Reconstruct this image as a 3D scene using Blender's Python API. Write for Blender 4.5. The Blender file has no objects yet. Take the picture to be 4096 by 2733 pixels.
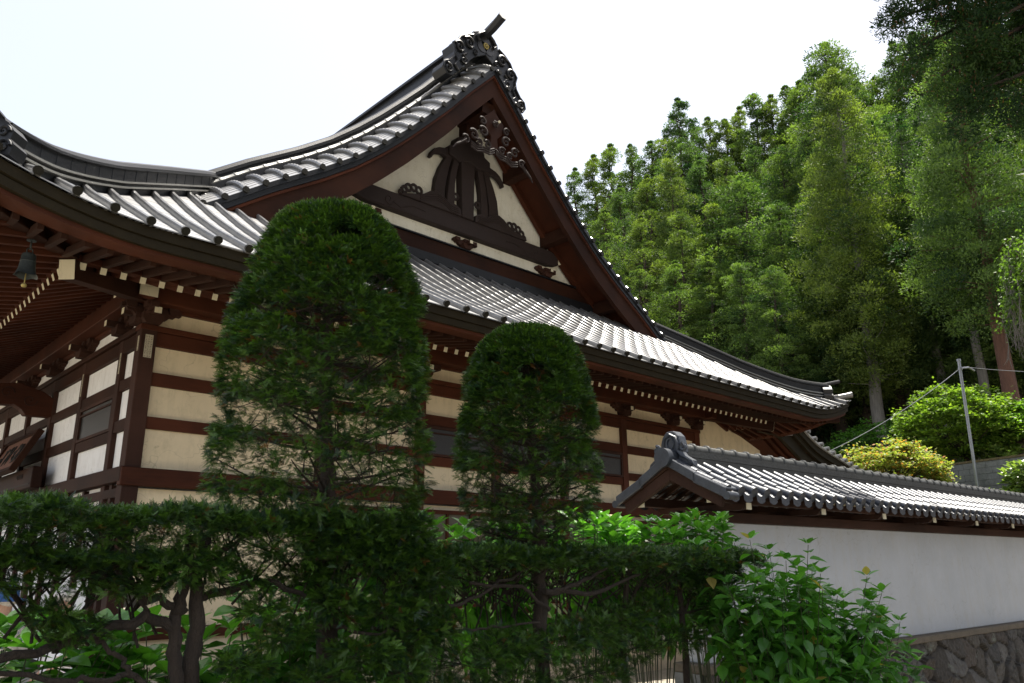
import bpy, math, random
import numpy as np
from mathutils import Vector
R = math.radians
random.seed(7); rng = np.random.default_rng(7)
sc = bpy.context.scene
EYE = 1.9                                   # the lens is 1.9 m above the temple yard; heights below are built from the lens and lifted at the end
# ---------------------------------------------------------------- camera
cam = bpy.data.cameras.new('camera'); co = bpy.data.objects.new('camera', cam); sc.collection.objects.link(co); sc.camera = co
cam.sensor_fit = 'HORIZONTAL'; cam.sensor_width = 23.5; cam.lens = 18.0; cam.clip_start = 0.05; cam.clip_end = 3000
az, pit, rol = R(46.5), R(15.9), R(-0.3)
f = Vector((math.cos(az)*math.cos(pit), math.sin(az)*math.cos(pit), math.sin(pit)))
rt = Vector((math.sin(az), -math.cos(az), 0)); up = rt.cross(f)
Rr = rt*math.cos(rol)+up*math.sin(rol); Ur = -rt*math.sin(rol)+up*math.cos(rol)
from mathutils import Matrix
M = Matrix((Rr, Ur, -f)).transposed().to_4x4(); co.matrix_world = M
# ---------------------------------------------------------------- light
SUN_AZ, SUN_EL = R(-5), R(71)
w = bpy.data.worlds.new('World'); sc.world = w; w.use_nodes = True
nt = w.node_tree; nt.nodes.clear()
sky = nt.nodes.new('ShaderNodeTexSky'); sky.sky_type = 'NISHITA'; sky.sun_disc = False
sky.sun_elevation = SUN_EL; sky.sun_rotation = math.pi/2-SUN_AZ; sky.air_density = 1.0; sky.dust_density = 5.0; sky.ozone_density = 1.0; sky.altitude = 300
bg = nt.nodes.new('ShaderNodeBackground'); bg.inputs[1].default_value = 0.15
hz = nt.nodes.new('ShaderNodeMix'); hz.data_type = 'RGBA'; hz.inputs[0].default_value = .6; hz.inputs[7].default_value = (3.0, 3.02, 3.08, 1)   # thin bright summer haze over the blue
out = nt.nodes.new('ShaderNodeOutputWorld'); nt.links.new(sky.outputs[0], hz.inputs[6]); nt.links.new(hz.outputs[2], bg.inputs[0]); nt.links.new(bg.outputs[0], out.inputs[0])
sl = bpy.data.lights.new('sun', 'SUN'); sl.energy = 5.0; sl.angle = R(0.6); sl.color = (1.0, 0.94, 0.84)
so = bpy.data.objects.new('sun', sl); sc.collection.objects.link(so)
sd = Vector((math.cos(SUN_AZ)*math.cos(SUN_EL), math.sin(SUN_AZ)*math.cos(SUN_EL), math.sin(SUN_EL)))
so.rotation_euler = sd.to_track_quat('Z', 'Y').to_euler(); so.location = (0, 0, 60)
sc.view_settings.view_transform = 'Standard'; sc.view_settings.look = 'None'; sc.view_settings.exposure = 1.25; sc.view_settings.gamma = 1.0
sc.cycles.max_bounces = 8; sc.cycles.diffuse_bounces = 5; sc.cycles.transmission_bounces = 6; sc.cycles.transparent_max_bounces = 6
sc.cycles.use_denoising = True
# ---------------------------------------------------------------- helpers
def link(o, parent=None):
    sc.collection.objects.link(o)
    if parent is not None: o.parent = parent
    return o
def tag(o, label=None, cat=None, group=None, kind=None):
    if label: o['label'] = label
    if cat: o['category'] = cat
    if group: o['group'] = group
    if kind: o['kind'] = kind
    return o
def empty(name, loc, label=None, cat=None, group=None, rz=0):
    o = bpy.data.objects.new(name, None); o.location = loc; o.rotation_euler = (0, 0, rz); o.empty_display_size = .2
    link(o); return tag(o, label, cat, group)
def rel(o, parent):                       # keep a part where it is in the world under a moved parent
    o.parent = parent; bpy.context.view_layer.update(); o.matrix_parent_inverse = parent.matrix_world.inverted(); return o
class MB:
    def __init__(s): s.v = []; s.f = []; s.m = []; s.n = 0; s.mi = 0
    def add(s, vs, fs):
        b = s.n
        s.v.extend([tuple(map(float, p)) for p in vs]); s.n += len(vs)
        for q in fs: s.f.append(tuple(i+b for i in q)); s.m.append(s.mi)
        return s
    def box(s, x0, x1, y0, y1, z0, z1):
        return s.add([(x0,y0,z0),(x1,y0,z0),(x1,y1,z0),(x0,y1,z0),(x0,y0,z1),(x1,y0,z1),(x1,y1,z1),(x0,y1,z1)],
                     [(3,2,1,0),(4,5,6,7),(0,1,5,4),(1,2,6,5),(2,3,7,6),(3,0,4,7)])
    def bar(s, p, q, wd, ht, upv=(0,0,1)):    # square bar from p to q
        p = Vector(p); q = Vector(q); d = (q-p).normalized(); u = Vector(upv)
        a = d.cross(u).normalized(); b = a.cross(d).normalized()
        vs = []
        for c in (p, q):
            for i, j in ((-1,-1),(1,-1),(1,1),(-1,1)): vs.append(c+a*(i*wd/2)+b*(j*ht/2))
        return s.add(vs, [(0,1,2,3),(7,6,5,4),(0,4,5,1),(1,5,6,2),(2,6,7,3),(3,7,4,0)])
    def tube(s, pts, r, n=8, caps=True, flat=None):
        pts = [Vector(p) for p in pts]; N = len(pts)
        rs = r if hasattr(r, '__len__') else [r]*N
        d0 = (pts[1]-pts[0]).normalized(); u = Vector((0,0,1)) if abs(d0.z) < .9 else Vector((1,0,0))
        a = d0.cross(u).normalized(); vs = []
        for i, p in enumerate(pts):
            d = (pts[min(i+1,N-1)]-pts[max(i-1,0)])
            if d.length < 1e-9: d = d0.copy()
            d.normalize()
            a = (a-d*a.dot(d)).normalized(); b = d.cross(a)
            for k in range(n):
                t = 2*math.pi*k/n
                vs.append(p+a*(rs[i]*math.cos(t))+b*(rs[i]*math.sin(t)))
        fs = [(i*n+k, i*n+(k+1)%n, (i+1)*n+(k+1)%n, (i+1)*n+k) for i in range(N-1) for k in range(n)]
        if caps: fs += [tuple(reversed(range(n))), tuple(range((N-1)*n, N*n))]
        return s.add(vs, fs)
    def prism(s, poly, fn, t0, t1):           # poly [(a,b)], fn(a,b,t)->xyz
        n = len(poly)
        vs = [fn(a, b, t0) for a, b in poly]+[fn(a, b, t1) for a, b in poly]
        return s.add(vs, [tuple(range(n)), tuple(reversed(range(n, 2*n)))]+[(i, i+n, (i+1)%n+n, (i+1)%n) for i in range(n)])
    def lathe(s, prof, c, n=16):
        vs = [(c[0]+r*math.cos(2*math.pi*k/n), c[1]+r*math.sin(2*math.pi*k/n), c[2]+z) for r, z in prof for k in range(n)]
        fs = [(i*n+k, i*n+(k+1)%n, (i+1)*n+(k+1)%n, (i+1)*n+k) for i in range(len(prof)-1) for k in range(n)]
        fs += [tuple(reversed(range(n))), tuple(range((len(prof)-1)*n, len(prof)*n))]
        return s.add(vs, fs)
    def ball(s, c, rx, ry, rz, n=10, m=7):
        prof = [(math.sin(math.pi*i/m), -math.cos(math.pi*i/m)) for i in range(m+1)]
        vs = [(c[0]+rx*max(a,1e-3)*math.cos(2*math.pi*k/n), c[1]+ry*max(a,1e-3)*math.sin(2*math.pi*k/n), c[2]+rz*b) for a, b in prof for k in range(n)]
        return s.add(vs, [(i*n+k, i*n+(k+1)%n, (i+1)*n+(k+1)%n, (i+1)*n+k) for i in range(m) for k in range(n)])
    def build(s, name, mats, parent=None, smooth=False, bevel=0):
        me = bpy.data.meshes.new(name); me.from_pydata(s.v, [], s.f)
        if not isinstance(mats, (list, tuple)): mats = [mats]
        for m in mats: me.materials.append(m)
        me.polygons.foreach_set('material_index', s.m)
        if smooth: me.polygons.foreach_set('use_smooth', [True]*len(s.f))
        me.update()
        import bmesh
        bm = bmesh.new(); bm.from_mesh(me); bmesh.ops.recalc_face_normals(bm, faces=bm.faces)
        if bevel:
            bmesh.ops.bevel(bm, geom=[e for e in bm.edges if len(e.link_faces) == 2 and e.calc_face_angle(0) > .6], offset=bevel, segments=1, affect='EDGES', clamp_overlap=True)
        bm.to_mesh(me); bm.free()
        if smooth:
            try: me.set_sharp_from_angle(angle=R(40))
            except Exception: pass
        o = bpy.data.objects.new(name, me); return link(o, parent)
def quads(name, Q, cols, mat, parent=None, k=4):   # Q (N,k,3) numpy, cols (N,3)
    N = len(Q); me = bpy.data.meshes.new(name)
    me.vertices.add(N*k); me.vertices.foreach_set('co', np.ascontiguousarray(Q, dtype=np.float32).ravel())
    me.loops.add(N*k); me.loops.foreach_set('vertex_index', np.arange(N*k, dtype=np.int32))
    me.polygons.add(N); me.polygons.foreach_set('loop_start', np.arange(0, N*k, k, dtype=np.int32)); me.polygons.foreach_set('loop_total', np.full(N, k, dtype=np.int32))
    me.update(calc_edges=True)
    ca = me.color_attributes.new('Col', 'FLOAT_COLOR', 'POINT')
    c4 = np.ones((N*k, 4), dtype=np.float32); c4[:, :3] = np.repeat(cols, k, axis=0); ca.data.foreach_set('color', c4.ravel())
    me.materials.append(mat); o = bpy.data.objects.new(name, me); return link(o, parent)
# ---------------------------------------------------------------- materials
def newmat(name):
    m = bpy.data.materials.new(name); m.use_nodes = True; nt = m.node_tree; nt.nodes.clear()
    o = nt.nodes.new('ShaderNodeOutputMaterial'); b = nt.nodes.new('ShaderNodeBsdfPrincipled'); nt.links.new(b.outputs[0], o.inputs[0])
    return m, nt, b, o
def ramp(nt, fac, stops):
    r = nt.nodes.new('ShaderNodeValToRGB'); e = r.color_ramp.elements
    while len(e) < len(stops): e.new(.5)
    for i, (p, c) in enumerate(stops): e[i].position = p; e[i].color = (*c, 1)
    nt.links.new(fac, r.inputs[0]); return r.outputs[0]
def noise(nt, scale, detail=5, rough=.6, stretch=(1,1,1), coord='Object', off=0):
    tc = nt.nodes.new('ShaderNodeTexCoord'); mp = nt.nodes.new('ShaderNodeMapping'); mp.inputs['Scale'].default_value = stretch; mp.inputs['Location'].default_value = (off, off*1.3, off*.7)
    n = nt.nodes.new('ShaderNodeTexNoise'); n.inputs['Scale'].default_value = scale; n.inputs['Detail'].default_value = detail; n.inputs['Roughness'].default_value = rough
    nt.links.new(tc.outputs[coord], mp.inputs[0]); nt.links.new(mp.outputs[0], n.inputs['Vector']); return n.outputs['Fac']
def bump(nt, b, h, s, d=.01):
    n = nt.nodes.new('ShaderNodeBump'); n.inputs['Strength'].default_value = s; n.inputs['Distance'].default_value = d
    nt.links.new(h, n.inputs['Height']); nt.links.new(n.outputs[0], b.inputs['Normal'])
def mixc(nt, fac, a, b, mode='MIX'):
    m = nt.nodes.new('ShaderNodeMix'); m.data_type = 'RGBA'; m.blend_type = mode
    if hasattr(fac, 'node'): nt.links.new(fac, m.inputs[0])
    else: m.inputs[0].default_value = fac
    for s_, i in ((a, 6), (b, 7)):
        if hasattr(s_, 'node'): nt.links.new(s_, m.inputs[i])
        else: m.inputs[i].default_value = (*s_, 1)
    return m.outputs[2]
def simple(name, c, rough=.6, var=.25, scale=6, stretch=(1,1,1), bmp=.3, bd=.01, metal=0, spec=.5, fine=40):
    m, nt, b, o = newmat(name)
    n = noise(nt, scale, 6, .65, stretch); n2 = noise(nt, fine, 4, .6, stretch, off=3)
    lo = tuple(x*(1-var) for x in c); hi = tuple(min(1, x*(1+var)) for x in c)
    c1 = ramp(nt, n, [(.3, lo), (.7, hi)])
    c2 = mixc(nt, .35, c1, ramp(nt, n2, [(.35, lo), (.65, hi)]))
    nt.links.new(c2, b.inputs['Base Color']); b.inputs['Roughness'].default_value = rough; b.inputs['Metallic'].default_value = metal
    b.inputs['Specular IOR Level'].default_value = spec
    if bmp: bump(nt, b, n2, bmp, bd)
    return m
def plaster(name, c, dirt, amt=.5):
    m, nt, b, o = newmat(name)
    n = noise(nt, 1.3, 6, .7); n2 = noise(nt, 5, 8, .75, (1, 1, .6), off=5); n3 = noise(nt, 60, 3, .5)
    base = ramp(nt, n, [(.3, tuple(x*.88 for x in c)), (.65, c)])
    st = ramp(nt, n2, [(.50, (0,0,0)), (.8, (amt,)*3)])
    sk_ = noise(nt, 2.6, 7, .7, (3.2, 3.2, .16), off=11); sk = ramp(nt, sk_, [(.52, (0,0,0)), (.78, (.45*amt+.12,)*3)])     # rain streaks
    ck = nt.nodes.new('ShaderNodeTexVoronoi'); ck.feature = 'DISTANCE_TO_EDGE'; ck.inputs['Scale'].default_value = .9; tc = nt.nodes.new('ShaderNodeTexCoord'); wp = nt.nodes.new('ShaderNodeVectorMath'); wp.operation = 'ADD'
    wn_ = nt.nodes.new('ShaderNodeTexNoise'); wn_.inputs['Scale'].default_value = 3; nt.links.new(tc.outputs['Object'], wn_.inputs['Vector']); nt.links.new(tc.outputs['Object'], wp.inputs[0]); nt.links.new(wn_.outputs['Color'], wp.inputs[1]); nt.links.new(wp.outputs[0], ck.inputs['Vector'])
    c1 = mixc(nt, st, base, dirt); c2 = mixc(nt, sk, c1, dirt); cr = ramp(nt, ck.outputs['Distance'], [(0, (.35,)*3), (.006, (0,0,0))])
    nt.links.new(mixc(nt, cr, c2, tuple(x*.5 for x in dirt)), b.inputs['Base Color']); b.inputs['Roughness'].default_value = .9; b.inputs['Specular IOR Level'].default_value = .2
    bump(nt, b, n3, .15, .004); return m
def wood(name, c, c2, rough=.68, axis=0, spec=.13):
    m, nt, b, o = newmat(name)
    st = [9, 9, 9]; st[axis] = .5
    n = noise(nt, 3, 8, .7, tuple(st)); big = noise(nt, .9, 4, .6, off=8)
    g = ramp(nt, n, [(.3, c2), (.7, c)])
    nt.links.new(mixc(nt, ramp(nt, big, [(.35, (0,0,0)), (.75, (.7,)*3)]), g, tuple(x*2.1 for x in c)), b.inputs['Base Color'])
    b.inputs['Roughness'].default_value = rough; b.inputs['Specular IOR Level'].default_value = spec
    bump(nt, b, n, .35, .004); return m
def leafmat(name, trans=.3, rough=.45, spec=.4, vary=False):
    m, nt, b, o = newmat(name)
    a = nt.nodes.new('ShaderNodeAttribute'); a.attribute_name = 'Col'
    col = a.outputs['Color']
    if vary:                                    # every tree of the forest has a tone of its own
        oi = nt.nodes.new('ShaderNodeObjectInfo'); col = mixc(nt, 1, col, ramp(nt, oi.outputs['Random'], [(0, (.62, .80, 1.0)), (.35, (.78, .92, 1.0)), (.7, (.95, 1.0, .95)), (1, (1.03, 1.03, .92))]), 'MULTIPLY')
    nt.links.new(col, b.inputs['Base Color']); b.inputs['Roughness'].default_value = rough; b.inputs['Specular IOR Level'].default_value = spec
    t = nt.nodes.new('ShaderNodeBsdfTranslucent'); nt.links.new(mixc(nt, 1, col, (1.5, 1.7, .6), 'MULTIPLY'), t.inputs[0])
    mx = nt.nodes.new('ShaderNodeMixShader'); mx.inputs[0].default_value = trans
    nt.links.new(b.outputs[0], mx.inputs[1]); nt.links.new(t.outputs[0], mx.inputs[2]); nt.links.new(mx.outputs[0], o.inputs[0]); return m
WD = wood('dark_wood', (.026, .0095, .005), (.013, .0055, .0035), axis=0)
WDY = wood('dark_wood_y', (.026, .0095, .005), (.013, .0055, .0035), axis=1)
WDZ = wood('dark_wood_z', (.036, .016, .011), (.020, .010, .007), axis=2)
WR = wood('red_wood', (.050, .015, .007), (.026, .009, .005), axis=0)
WRY = wood('red_wood_y', (.050, .015, .007), (.026, .009, .005), axis=1)
WCARV = simple('carved_wood', (.018, .009, .007), .8, .3, 12, bmp=.3)
PL_R = plaster('cream_plaster', (.71, .595, .41), (.30, .26, .15), .45)
PL_L = plaster('white_plaster', (.88, .88, .88), (.35, .30, .25), .35)
PL_G = plaster('gable_plaster', (.74, .72, .62), (.42, .38, .24), .5)
PL_W = plaster('wall_plaster', (.455, .47, .485), (.42, .38, .30), .4)
PAINT = plaster('white_end_paint', (.66, .60, .44), (.3, .26, .18), .4)
SHUT = simple('shutter_black', (.02, .018, .016), .35, .3, 8, (1,1,9), .3)
OLIVE = simple('eave_board_olive', (.019, .0145, .007), .7, .3, 4, bmp=.2, spec=.15)
TILE = simple('roof_metal', (.28, .28, .28), .33, .22, 3, (1,1,1), .25, .006, metal=.0, spec=.9, fine=14)
TILER = simple('roof_roll_metal', (.125, .125, .125), .34, .3, 5, (1,1,1), .3, .006, metal=.0, spec=.9, fine=22)
ROLLEND = simple('roll_end_metal', (.014, .013, .009), .5, .3, 8, spec=.2)
RIDGE = simple('ridge_metal', (.011, .012, .0145), .42, .35, 3, bmp=.2, metal=.0, spec=.35)
CAP = simple('ridge_cap_metal', (.20, .20, .19), .35, .25, 5, bmp=.2, metal=.4)
KAWARA = simple('clay_tile', (.042, .048, .060), .43, .35, 7, bmp=.35, metal=.15, fine=30)
KAWARA2 = simple('clay_tile_weathered', (.036, .038, .036), .55, .4, 9, bmp=.5, fine=30)
GOLD = simple('gold_leaf', (.34, .27, .09), .45, .2, 30, metal=.5)
BRONZE = simple('aged_bronze', (.030, .038, .038), .55, .3, 14, bmp=.4, metal=.4)
BARK = simple('bark', (.045, .032, .022), .9, .5, 6, (6,6,1), 1.0, .02)
BARKP = simple('pale_bark', (.20, .185, .165), .9, .45, 3, (5,5,.5), 1.0, .03)
BARKR = simple('red_bark', (.15, .075, .05), .9, .45, 3, (5,5,.5), 1.0, .03)
CONC = simple('concrete_block', (.17, .175, .17), .9, .35, 2, bmp=.5, fine=18)
STEEL = simple('galvanised_steel', (.26, .27, .28), .35, .15, 3, bmp=.1, metal=.6)
LEAFY = leafmat('yew_needles', .22, .42, .5)
LEAFC = leafmat('cedar_foliage', .38, .6, .25, True)
LEAFH = leafmat('hydrangea_leaf', .33, .32, .6)
LEAFM = leafmat('maple_leaf', .42, .5, .3)

def glass_mat():
    m, nt, b, o = newmat('window_glass'); b.inputs['Base Color'].default_value = (.10, .09, .06, 1); b.inputs['Roughness'].default_value = .06; b.inputs['Specular IOR Level'].default_value = 1.0
    return m
GLASS = glass_mat()
# ---------------------------------------------------------------- temple hall
X0, X1, Y0, Y1 = 3.56, 17.64, 11.46, 31.14        # outer faces of the corner posts
EX0, EX1, EY0, EY1 = .70, 20.50, 8.60, 34.0      # eave lines
CX = 10.6
DD = [0, 1, 2, 3, 4, 4.75, 5.72, 6.38, 6.98, 7.55, 8.12, 8.63, 9.18, 9.9]
ZZ = [3.66, 4.21, 4.83, 5.52, 6.20, 6.74, 7.37, 7.85, 8.37, 8.92, 9.52, 10.07, 10.72, 11.5]
def Zs(d, t=99.):
    z = float(np.interp(d, DD, ZZ))
    if t < 2.2 and d < 2.2: z += .48*(1-t/2.2)**2*(1-d/2.2)
    elif d < 2.2 and t < 2.2: pass
    return z
def lift(t): return .48*(1-min(t, 2.2)/2.2)**2
hall = empty('temple_hall', (CX, 17.5, -EYE), 'large timber temple hall with cream plaster panels, curved gabled roof and white-tipped rafters', 'temple')
H = lambda o: rel(o, hall)
def roof_strips(mb, rolls, a0, a1, dmax, put, pitch=.385, course=.30, first=None):
    """strips of sheet roofing between roll battens; put(a, d) -> (x, y, z)"""
    ks = np.arange(a0, a1+1e-6, pitch)
    for a, b in zip(ks[:-1], ks[1:]):
        da, db = dmax(a), dmax(b); d = 0.
        while d < max(da, db)-1e-6:
            e = d+course; q = [min(d, da), min(d, db), min(e, db), min(e, da)]
            p = [put(a, q[0]), put(b, q[1]), put(b, q[2]), put(a, q[3])]
            p0 = (p[0][0], p[0][1], p[0][2]+.004); p1 = (p[1][0], p[1][1], p[1][2]+.004)
            mb.add([p0, p1, p[2], p[3], (p[0][0], p[0][1], p[0][2]-.01), (p[1][0], p[1][1], p[1][2]-.01)], [(0, 1, 2, 3), (4, 5, 1, 0)])
            d = e
    for a in ks:
        dm = dmax(a)
        if dm < .15: continue
        pts = []; rs = []; d = -.05
        while d < dm:
            for dd, r in ((d, .0385), (min(d+.03, dm), .0385), (min(d+.034, dm), .037), (min(d+course-.005, dm), .037)):
                x, y, z = put(a, max(dd, 0)); x2, y2, z2 = put(a, max(dd, 0)+.05)
                off = min(dd, 0); pts.append((x+(x2-x)/.05*off, y+(y2-y)/.05*off, z+.055+(z2-z)/.05*off)); rs.append(r)
            d += course
        rolls.tube(pts, rs, 8)
        sd_ = (Vector(put(a+.01, .5))-Vector(put(a-.01, .5))); sd_.z = 0; sd_ = sd_.normalized()*.033; ps = pts[::4]+[pts[-1]]
        for P0, P1 in zip(ps[:-1], ps[1:]):
            P0, P1 = Vector(P0), Vector(P1)
            for s__ in (-1, 1): A, B_ = P0+sd_*s__, P1+sd_*s__; rolls.add([A, B_, B_-Vector((0, 0, .065)), A-Vector((0, 0, .065))], [(0, 1, 2, 3)])
        p = Vector(pts[0]); q = Vector(pts[1]); dr = (p-q).normalized()
        rolls.mi = 1; rolls.tube([p+dr*.03, p-dr*.01], .050, 14); rolls.tube([p+dr*.038, p+dr*.02], [.03, .03], 12); rolls.mi = 0
# skirt roof under the gable (faces the garden)
T = lambda x: min(x-EX0, EX1-x)
putS = lambda x, d: (x, EY0+d, Zs(d, T(x)))
mb, rl = MB(), MB()
roof_strips(mb, rl, EX0, EX1+.01, lambda x: min(T(x), 4.12), putS, pitch=(EX1-EX0)/52)
sk = H(mb.build('skirt_roof', TILE)); r_ = rel(rl.build('roll_tiles', [TILER, ROLLEND], smooth=True), sk)
mb = MB(); N = 40                                  # plain back skirt
for i in range(N):
    xa, xb = EX0+(EX1-EX0)*i/N, EX0+(EX1-EX0)*(i+1)/N
    for j in range(8):
        q = [(xa, min(j*.52, T(xa))), (xb, min(j*.52, T(xb))), (xb, min(j*.52+.52, T(xb))), (xa, min(j*.52+.52, T(xa)))]
        mb.add([(x, EY1-d, Zs(d, T(x))) for x, d in q], [(0, 1, 2, 3)])
H(mb.build('back_skirt_roof', TILE))
# the two long slopes
YR = 12.5
for sgn, nm in ((1, 'west_slope'), (-1, 'east_slope')):
    def tt(y): return min(y-EY0, EY1-y)
    def put(y, d, sgn=sgn):
        x = EX0+d if sgn > 0 else EX1-d
        return (x, y, Zs(d, tt(y)))
    dm = lambda y: min(tt(y), 9.9) if tt(y) < YR-EY0 else 9.9
    mb, rl = MB(), MB()
    roof_strips(mb, rl, YR-.39*10, YR+.001, lambda y: min(tt(y), 3.9), put, pitch=.39, course=.45)
    roof_strips(mb, rl, YR+.01, EY1-3.9, lambda y: 9.9, put, pitch=.39 if sgn > 0 else .78, course=.9)
    roof_strips(mb, rl, EY1-3.9, EY1, lambda y: min(tt(y), 3.9), put, pitch=.39, course=.9)
    s_ = H(mb.build('main_roof_slope', TILE)); rel(rl.build('roll_tiles', [TILER, ROLLEND], smooth=True), s_)
# verge strips that curve down to the rake (in front of YR)
WR_ = lambda w_: Zs(9.9-w_)
YE = 11.70
def verge(w_, y, sgn):
    u = (YR-y)/(YR-YE); return (CX+sgn*w_, y, WR_(w_)-.36*u**1.7)
for sgn in (-1, 1):
    ws = [.12]; 
    while ws[-1] < 6.3:
        w0 = ws[-1]; sl_ = abs(WR_(w0+.05)-WR_(w0))/.05; ws.append(w0+.415/math.sqrt(1+sl_*sl_))
    mb, rl = MB(), MB()
    for wa, wb in zip(ws[:-1], ws[1:]):
        for j in range(8):
            ya, yb = YE+.1*j, YE+.1*j+.1
            p = [verge(wa, ya, sgn), verge(wb, ya, sgn), verge(wb, yb, sgn), verge(wa, yb, sgn)]
            p[0] = (p[0][0], p[0][1], p[0][2]+.012); p[1] = (p[1][0], p[1][1], p[1][2]+.012)
            mb.add(p+[(p[0][0], p[0][1], p[0][2]-.016), (p[1][0], p[1][1], p[1][2]-.016)], [(0, 1, 2, 3), (4, 5, 1, 0)])
    for k, wc in enumerate(ws):
        pts = []; rs = []
        for j in range(9):
            x, y, z = verge(wc, YE-.04+.105*j, sgn)
            for r in (.050, .046): pts.append((x, y+(.0 if r > .048 else .02), z+.045)); rs.append(r)
        rl.tube(pts, rs, 8); x, y, z = verge(wc, YE-.04, sgn)
        rl.mi = 1; rl.tube([(x, y-.02, z+.04), (x, y+.02, z+.04)], .058, 12); rl.mi = 0
    v = H(mb.build('verge_roof', TILE)); rel(rl.build('roll_tiles', [TILER, ROLLEND], smooth=True), v)
    # low ridge line of roll tiles and the taller descending ridge behind it
    L = [w_ for w_ in np.linspace(.25, 6.25, 60)]
    mb = MB(); mc = MB()
    P = [(CX+sgn*w_, YR, WR_(w_)) for w_ in L]
    for a, b in zip(P[:-1], P[1:]): mb.add([(a[0], a[1]-.07, a[2]-.03), (b[0], b[1]-.07, b[2]-.03), (b[0], b[1]-.07, b[2]+.14), (a[0], a[1]-.07, a[2]+.14), (a[0], a[1]+.07, a[2]-.03), (b[0], b[1]+.07, b[2]-.03), (b[0], b[1]+.07, b[2]+.14), (a[0], a[1]+.07, a[2]+.14)], [(0,1,2,3),(7,6,5,4),(3,2,6,7)])
    pts = []; rs = []
    for i, w_ in enumerate(np.linspace(.3, 6.25, 24)):
        for r, e in ((.062, 0), (.062, .03), (.054, .035), (.054, .235)): 
            pts.append((CX+sgn*(w_+e), YR, WR_(w_+e)+.17)); rs.append(r)
    mc.tube(pts, rs, 8)
    v = H(mb.build('verge_ridge', RIDGE)); rel(mc.build('cap_tiles', CAP, smooth=True), v)
    mb = MB(); mc = MB(); P = [(CX+sgn*w_, 12.80, WR_(w_)) for w_ in np.linspace(.75, 6.15, 44)]
    for a, b in zip(P[:-1], P[1:]):
        for hw, z0, z1 in ((.13, -.03, .34), (.17, .34, .40)):
            mb.add([(a[0], a[1]-hw, a[2]+z0), (b[0], b[1]-hw, b[2]+z0), (b[0], b[1]-hw, b[2]+z1), (a[0], a[1]-hw, a[2]+z1), (a[0], a[1]+hw, a[2]+z0), (b[0], b[1]+hw, b[2]+z0), (b[0], b[1]+hw, b[2]+z1), (a[0], a[1]+hw, a[2]+z1)], [(0,1,2,3),(7,6,5,4),(3,2,6,7),(0,4,5,1)])
    mc.tube([(p[0], p[1], p[2]+.43) for p in P], .085, 8)
    v = H(mb.build('descending_ridge', RIDGE)); rel(mc.build('cap_tiles', RIDGE, smooth=True), v)
# hip ridges with end ornaments
def swirl(mb, c, r, turns, s, tr, fn, sgn=1, n=26, a0=0):
    pts = []; rs = []
    for i in range(n):
        u = i/(n-1); a = a0+sgn*turns*2*math.pi*u; rr = r*(1-u*.86)
        pts.append(fn(c[0]+rr*math.cos(a), c[1]+rr*math.sin(a))); rs.append(tr*(1-.45*u))
    mb.tube(pts, rs, 6)
def ridge_ornament(loc, rz, s=1.0):
    """small demon-less scroll tile at a ridge end, facing local -Y"""
    c_, s_ = math.cos(rz), math.sin(rz)
    def fn(a, b, t=0): return (loc[0]+(a*c_+t*-s_*-1*0)-t*s_*1.0, loc[1]+a*s_+t*c_, loc[2]+b)
    mb = MB(); pl = [(-.26,-.05),(-.30,.10),(-.24,.18),(-.27,.30),(-.18,.42),(-.06,.50),(.06,.50),(.18,.42),(.27,.30),(.24,.18),(.30,.10),(.26,-.05)]
    mb.prism([(a*s, b*s) for a, b in pl], fn, -.05, .18)
    for sg in (-1, 1):
        for c, r in (((.16, .08), .10), ((.14, .29), .085)):
            swirl(mb, (sg*c[0]*s, c[1]*s), r*s, 1.4, 1, .028*s, lambda a, b: fn(a, b, -.06), sg)
    mb.tube([fn(0, .50*s, .12), fn(0, .54*s, -.02), fn(0, .62*s, -.34)], .06*s, 8)
    return mb
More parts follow.
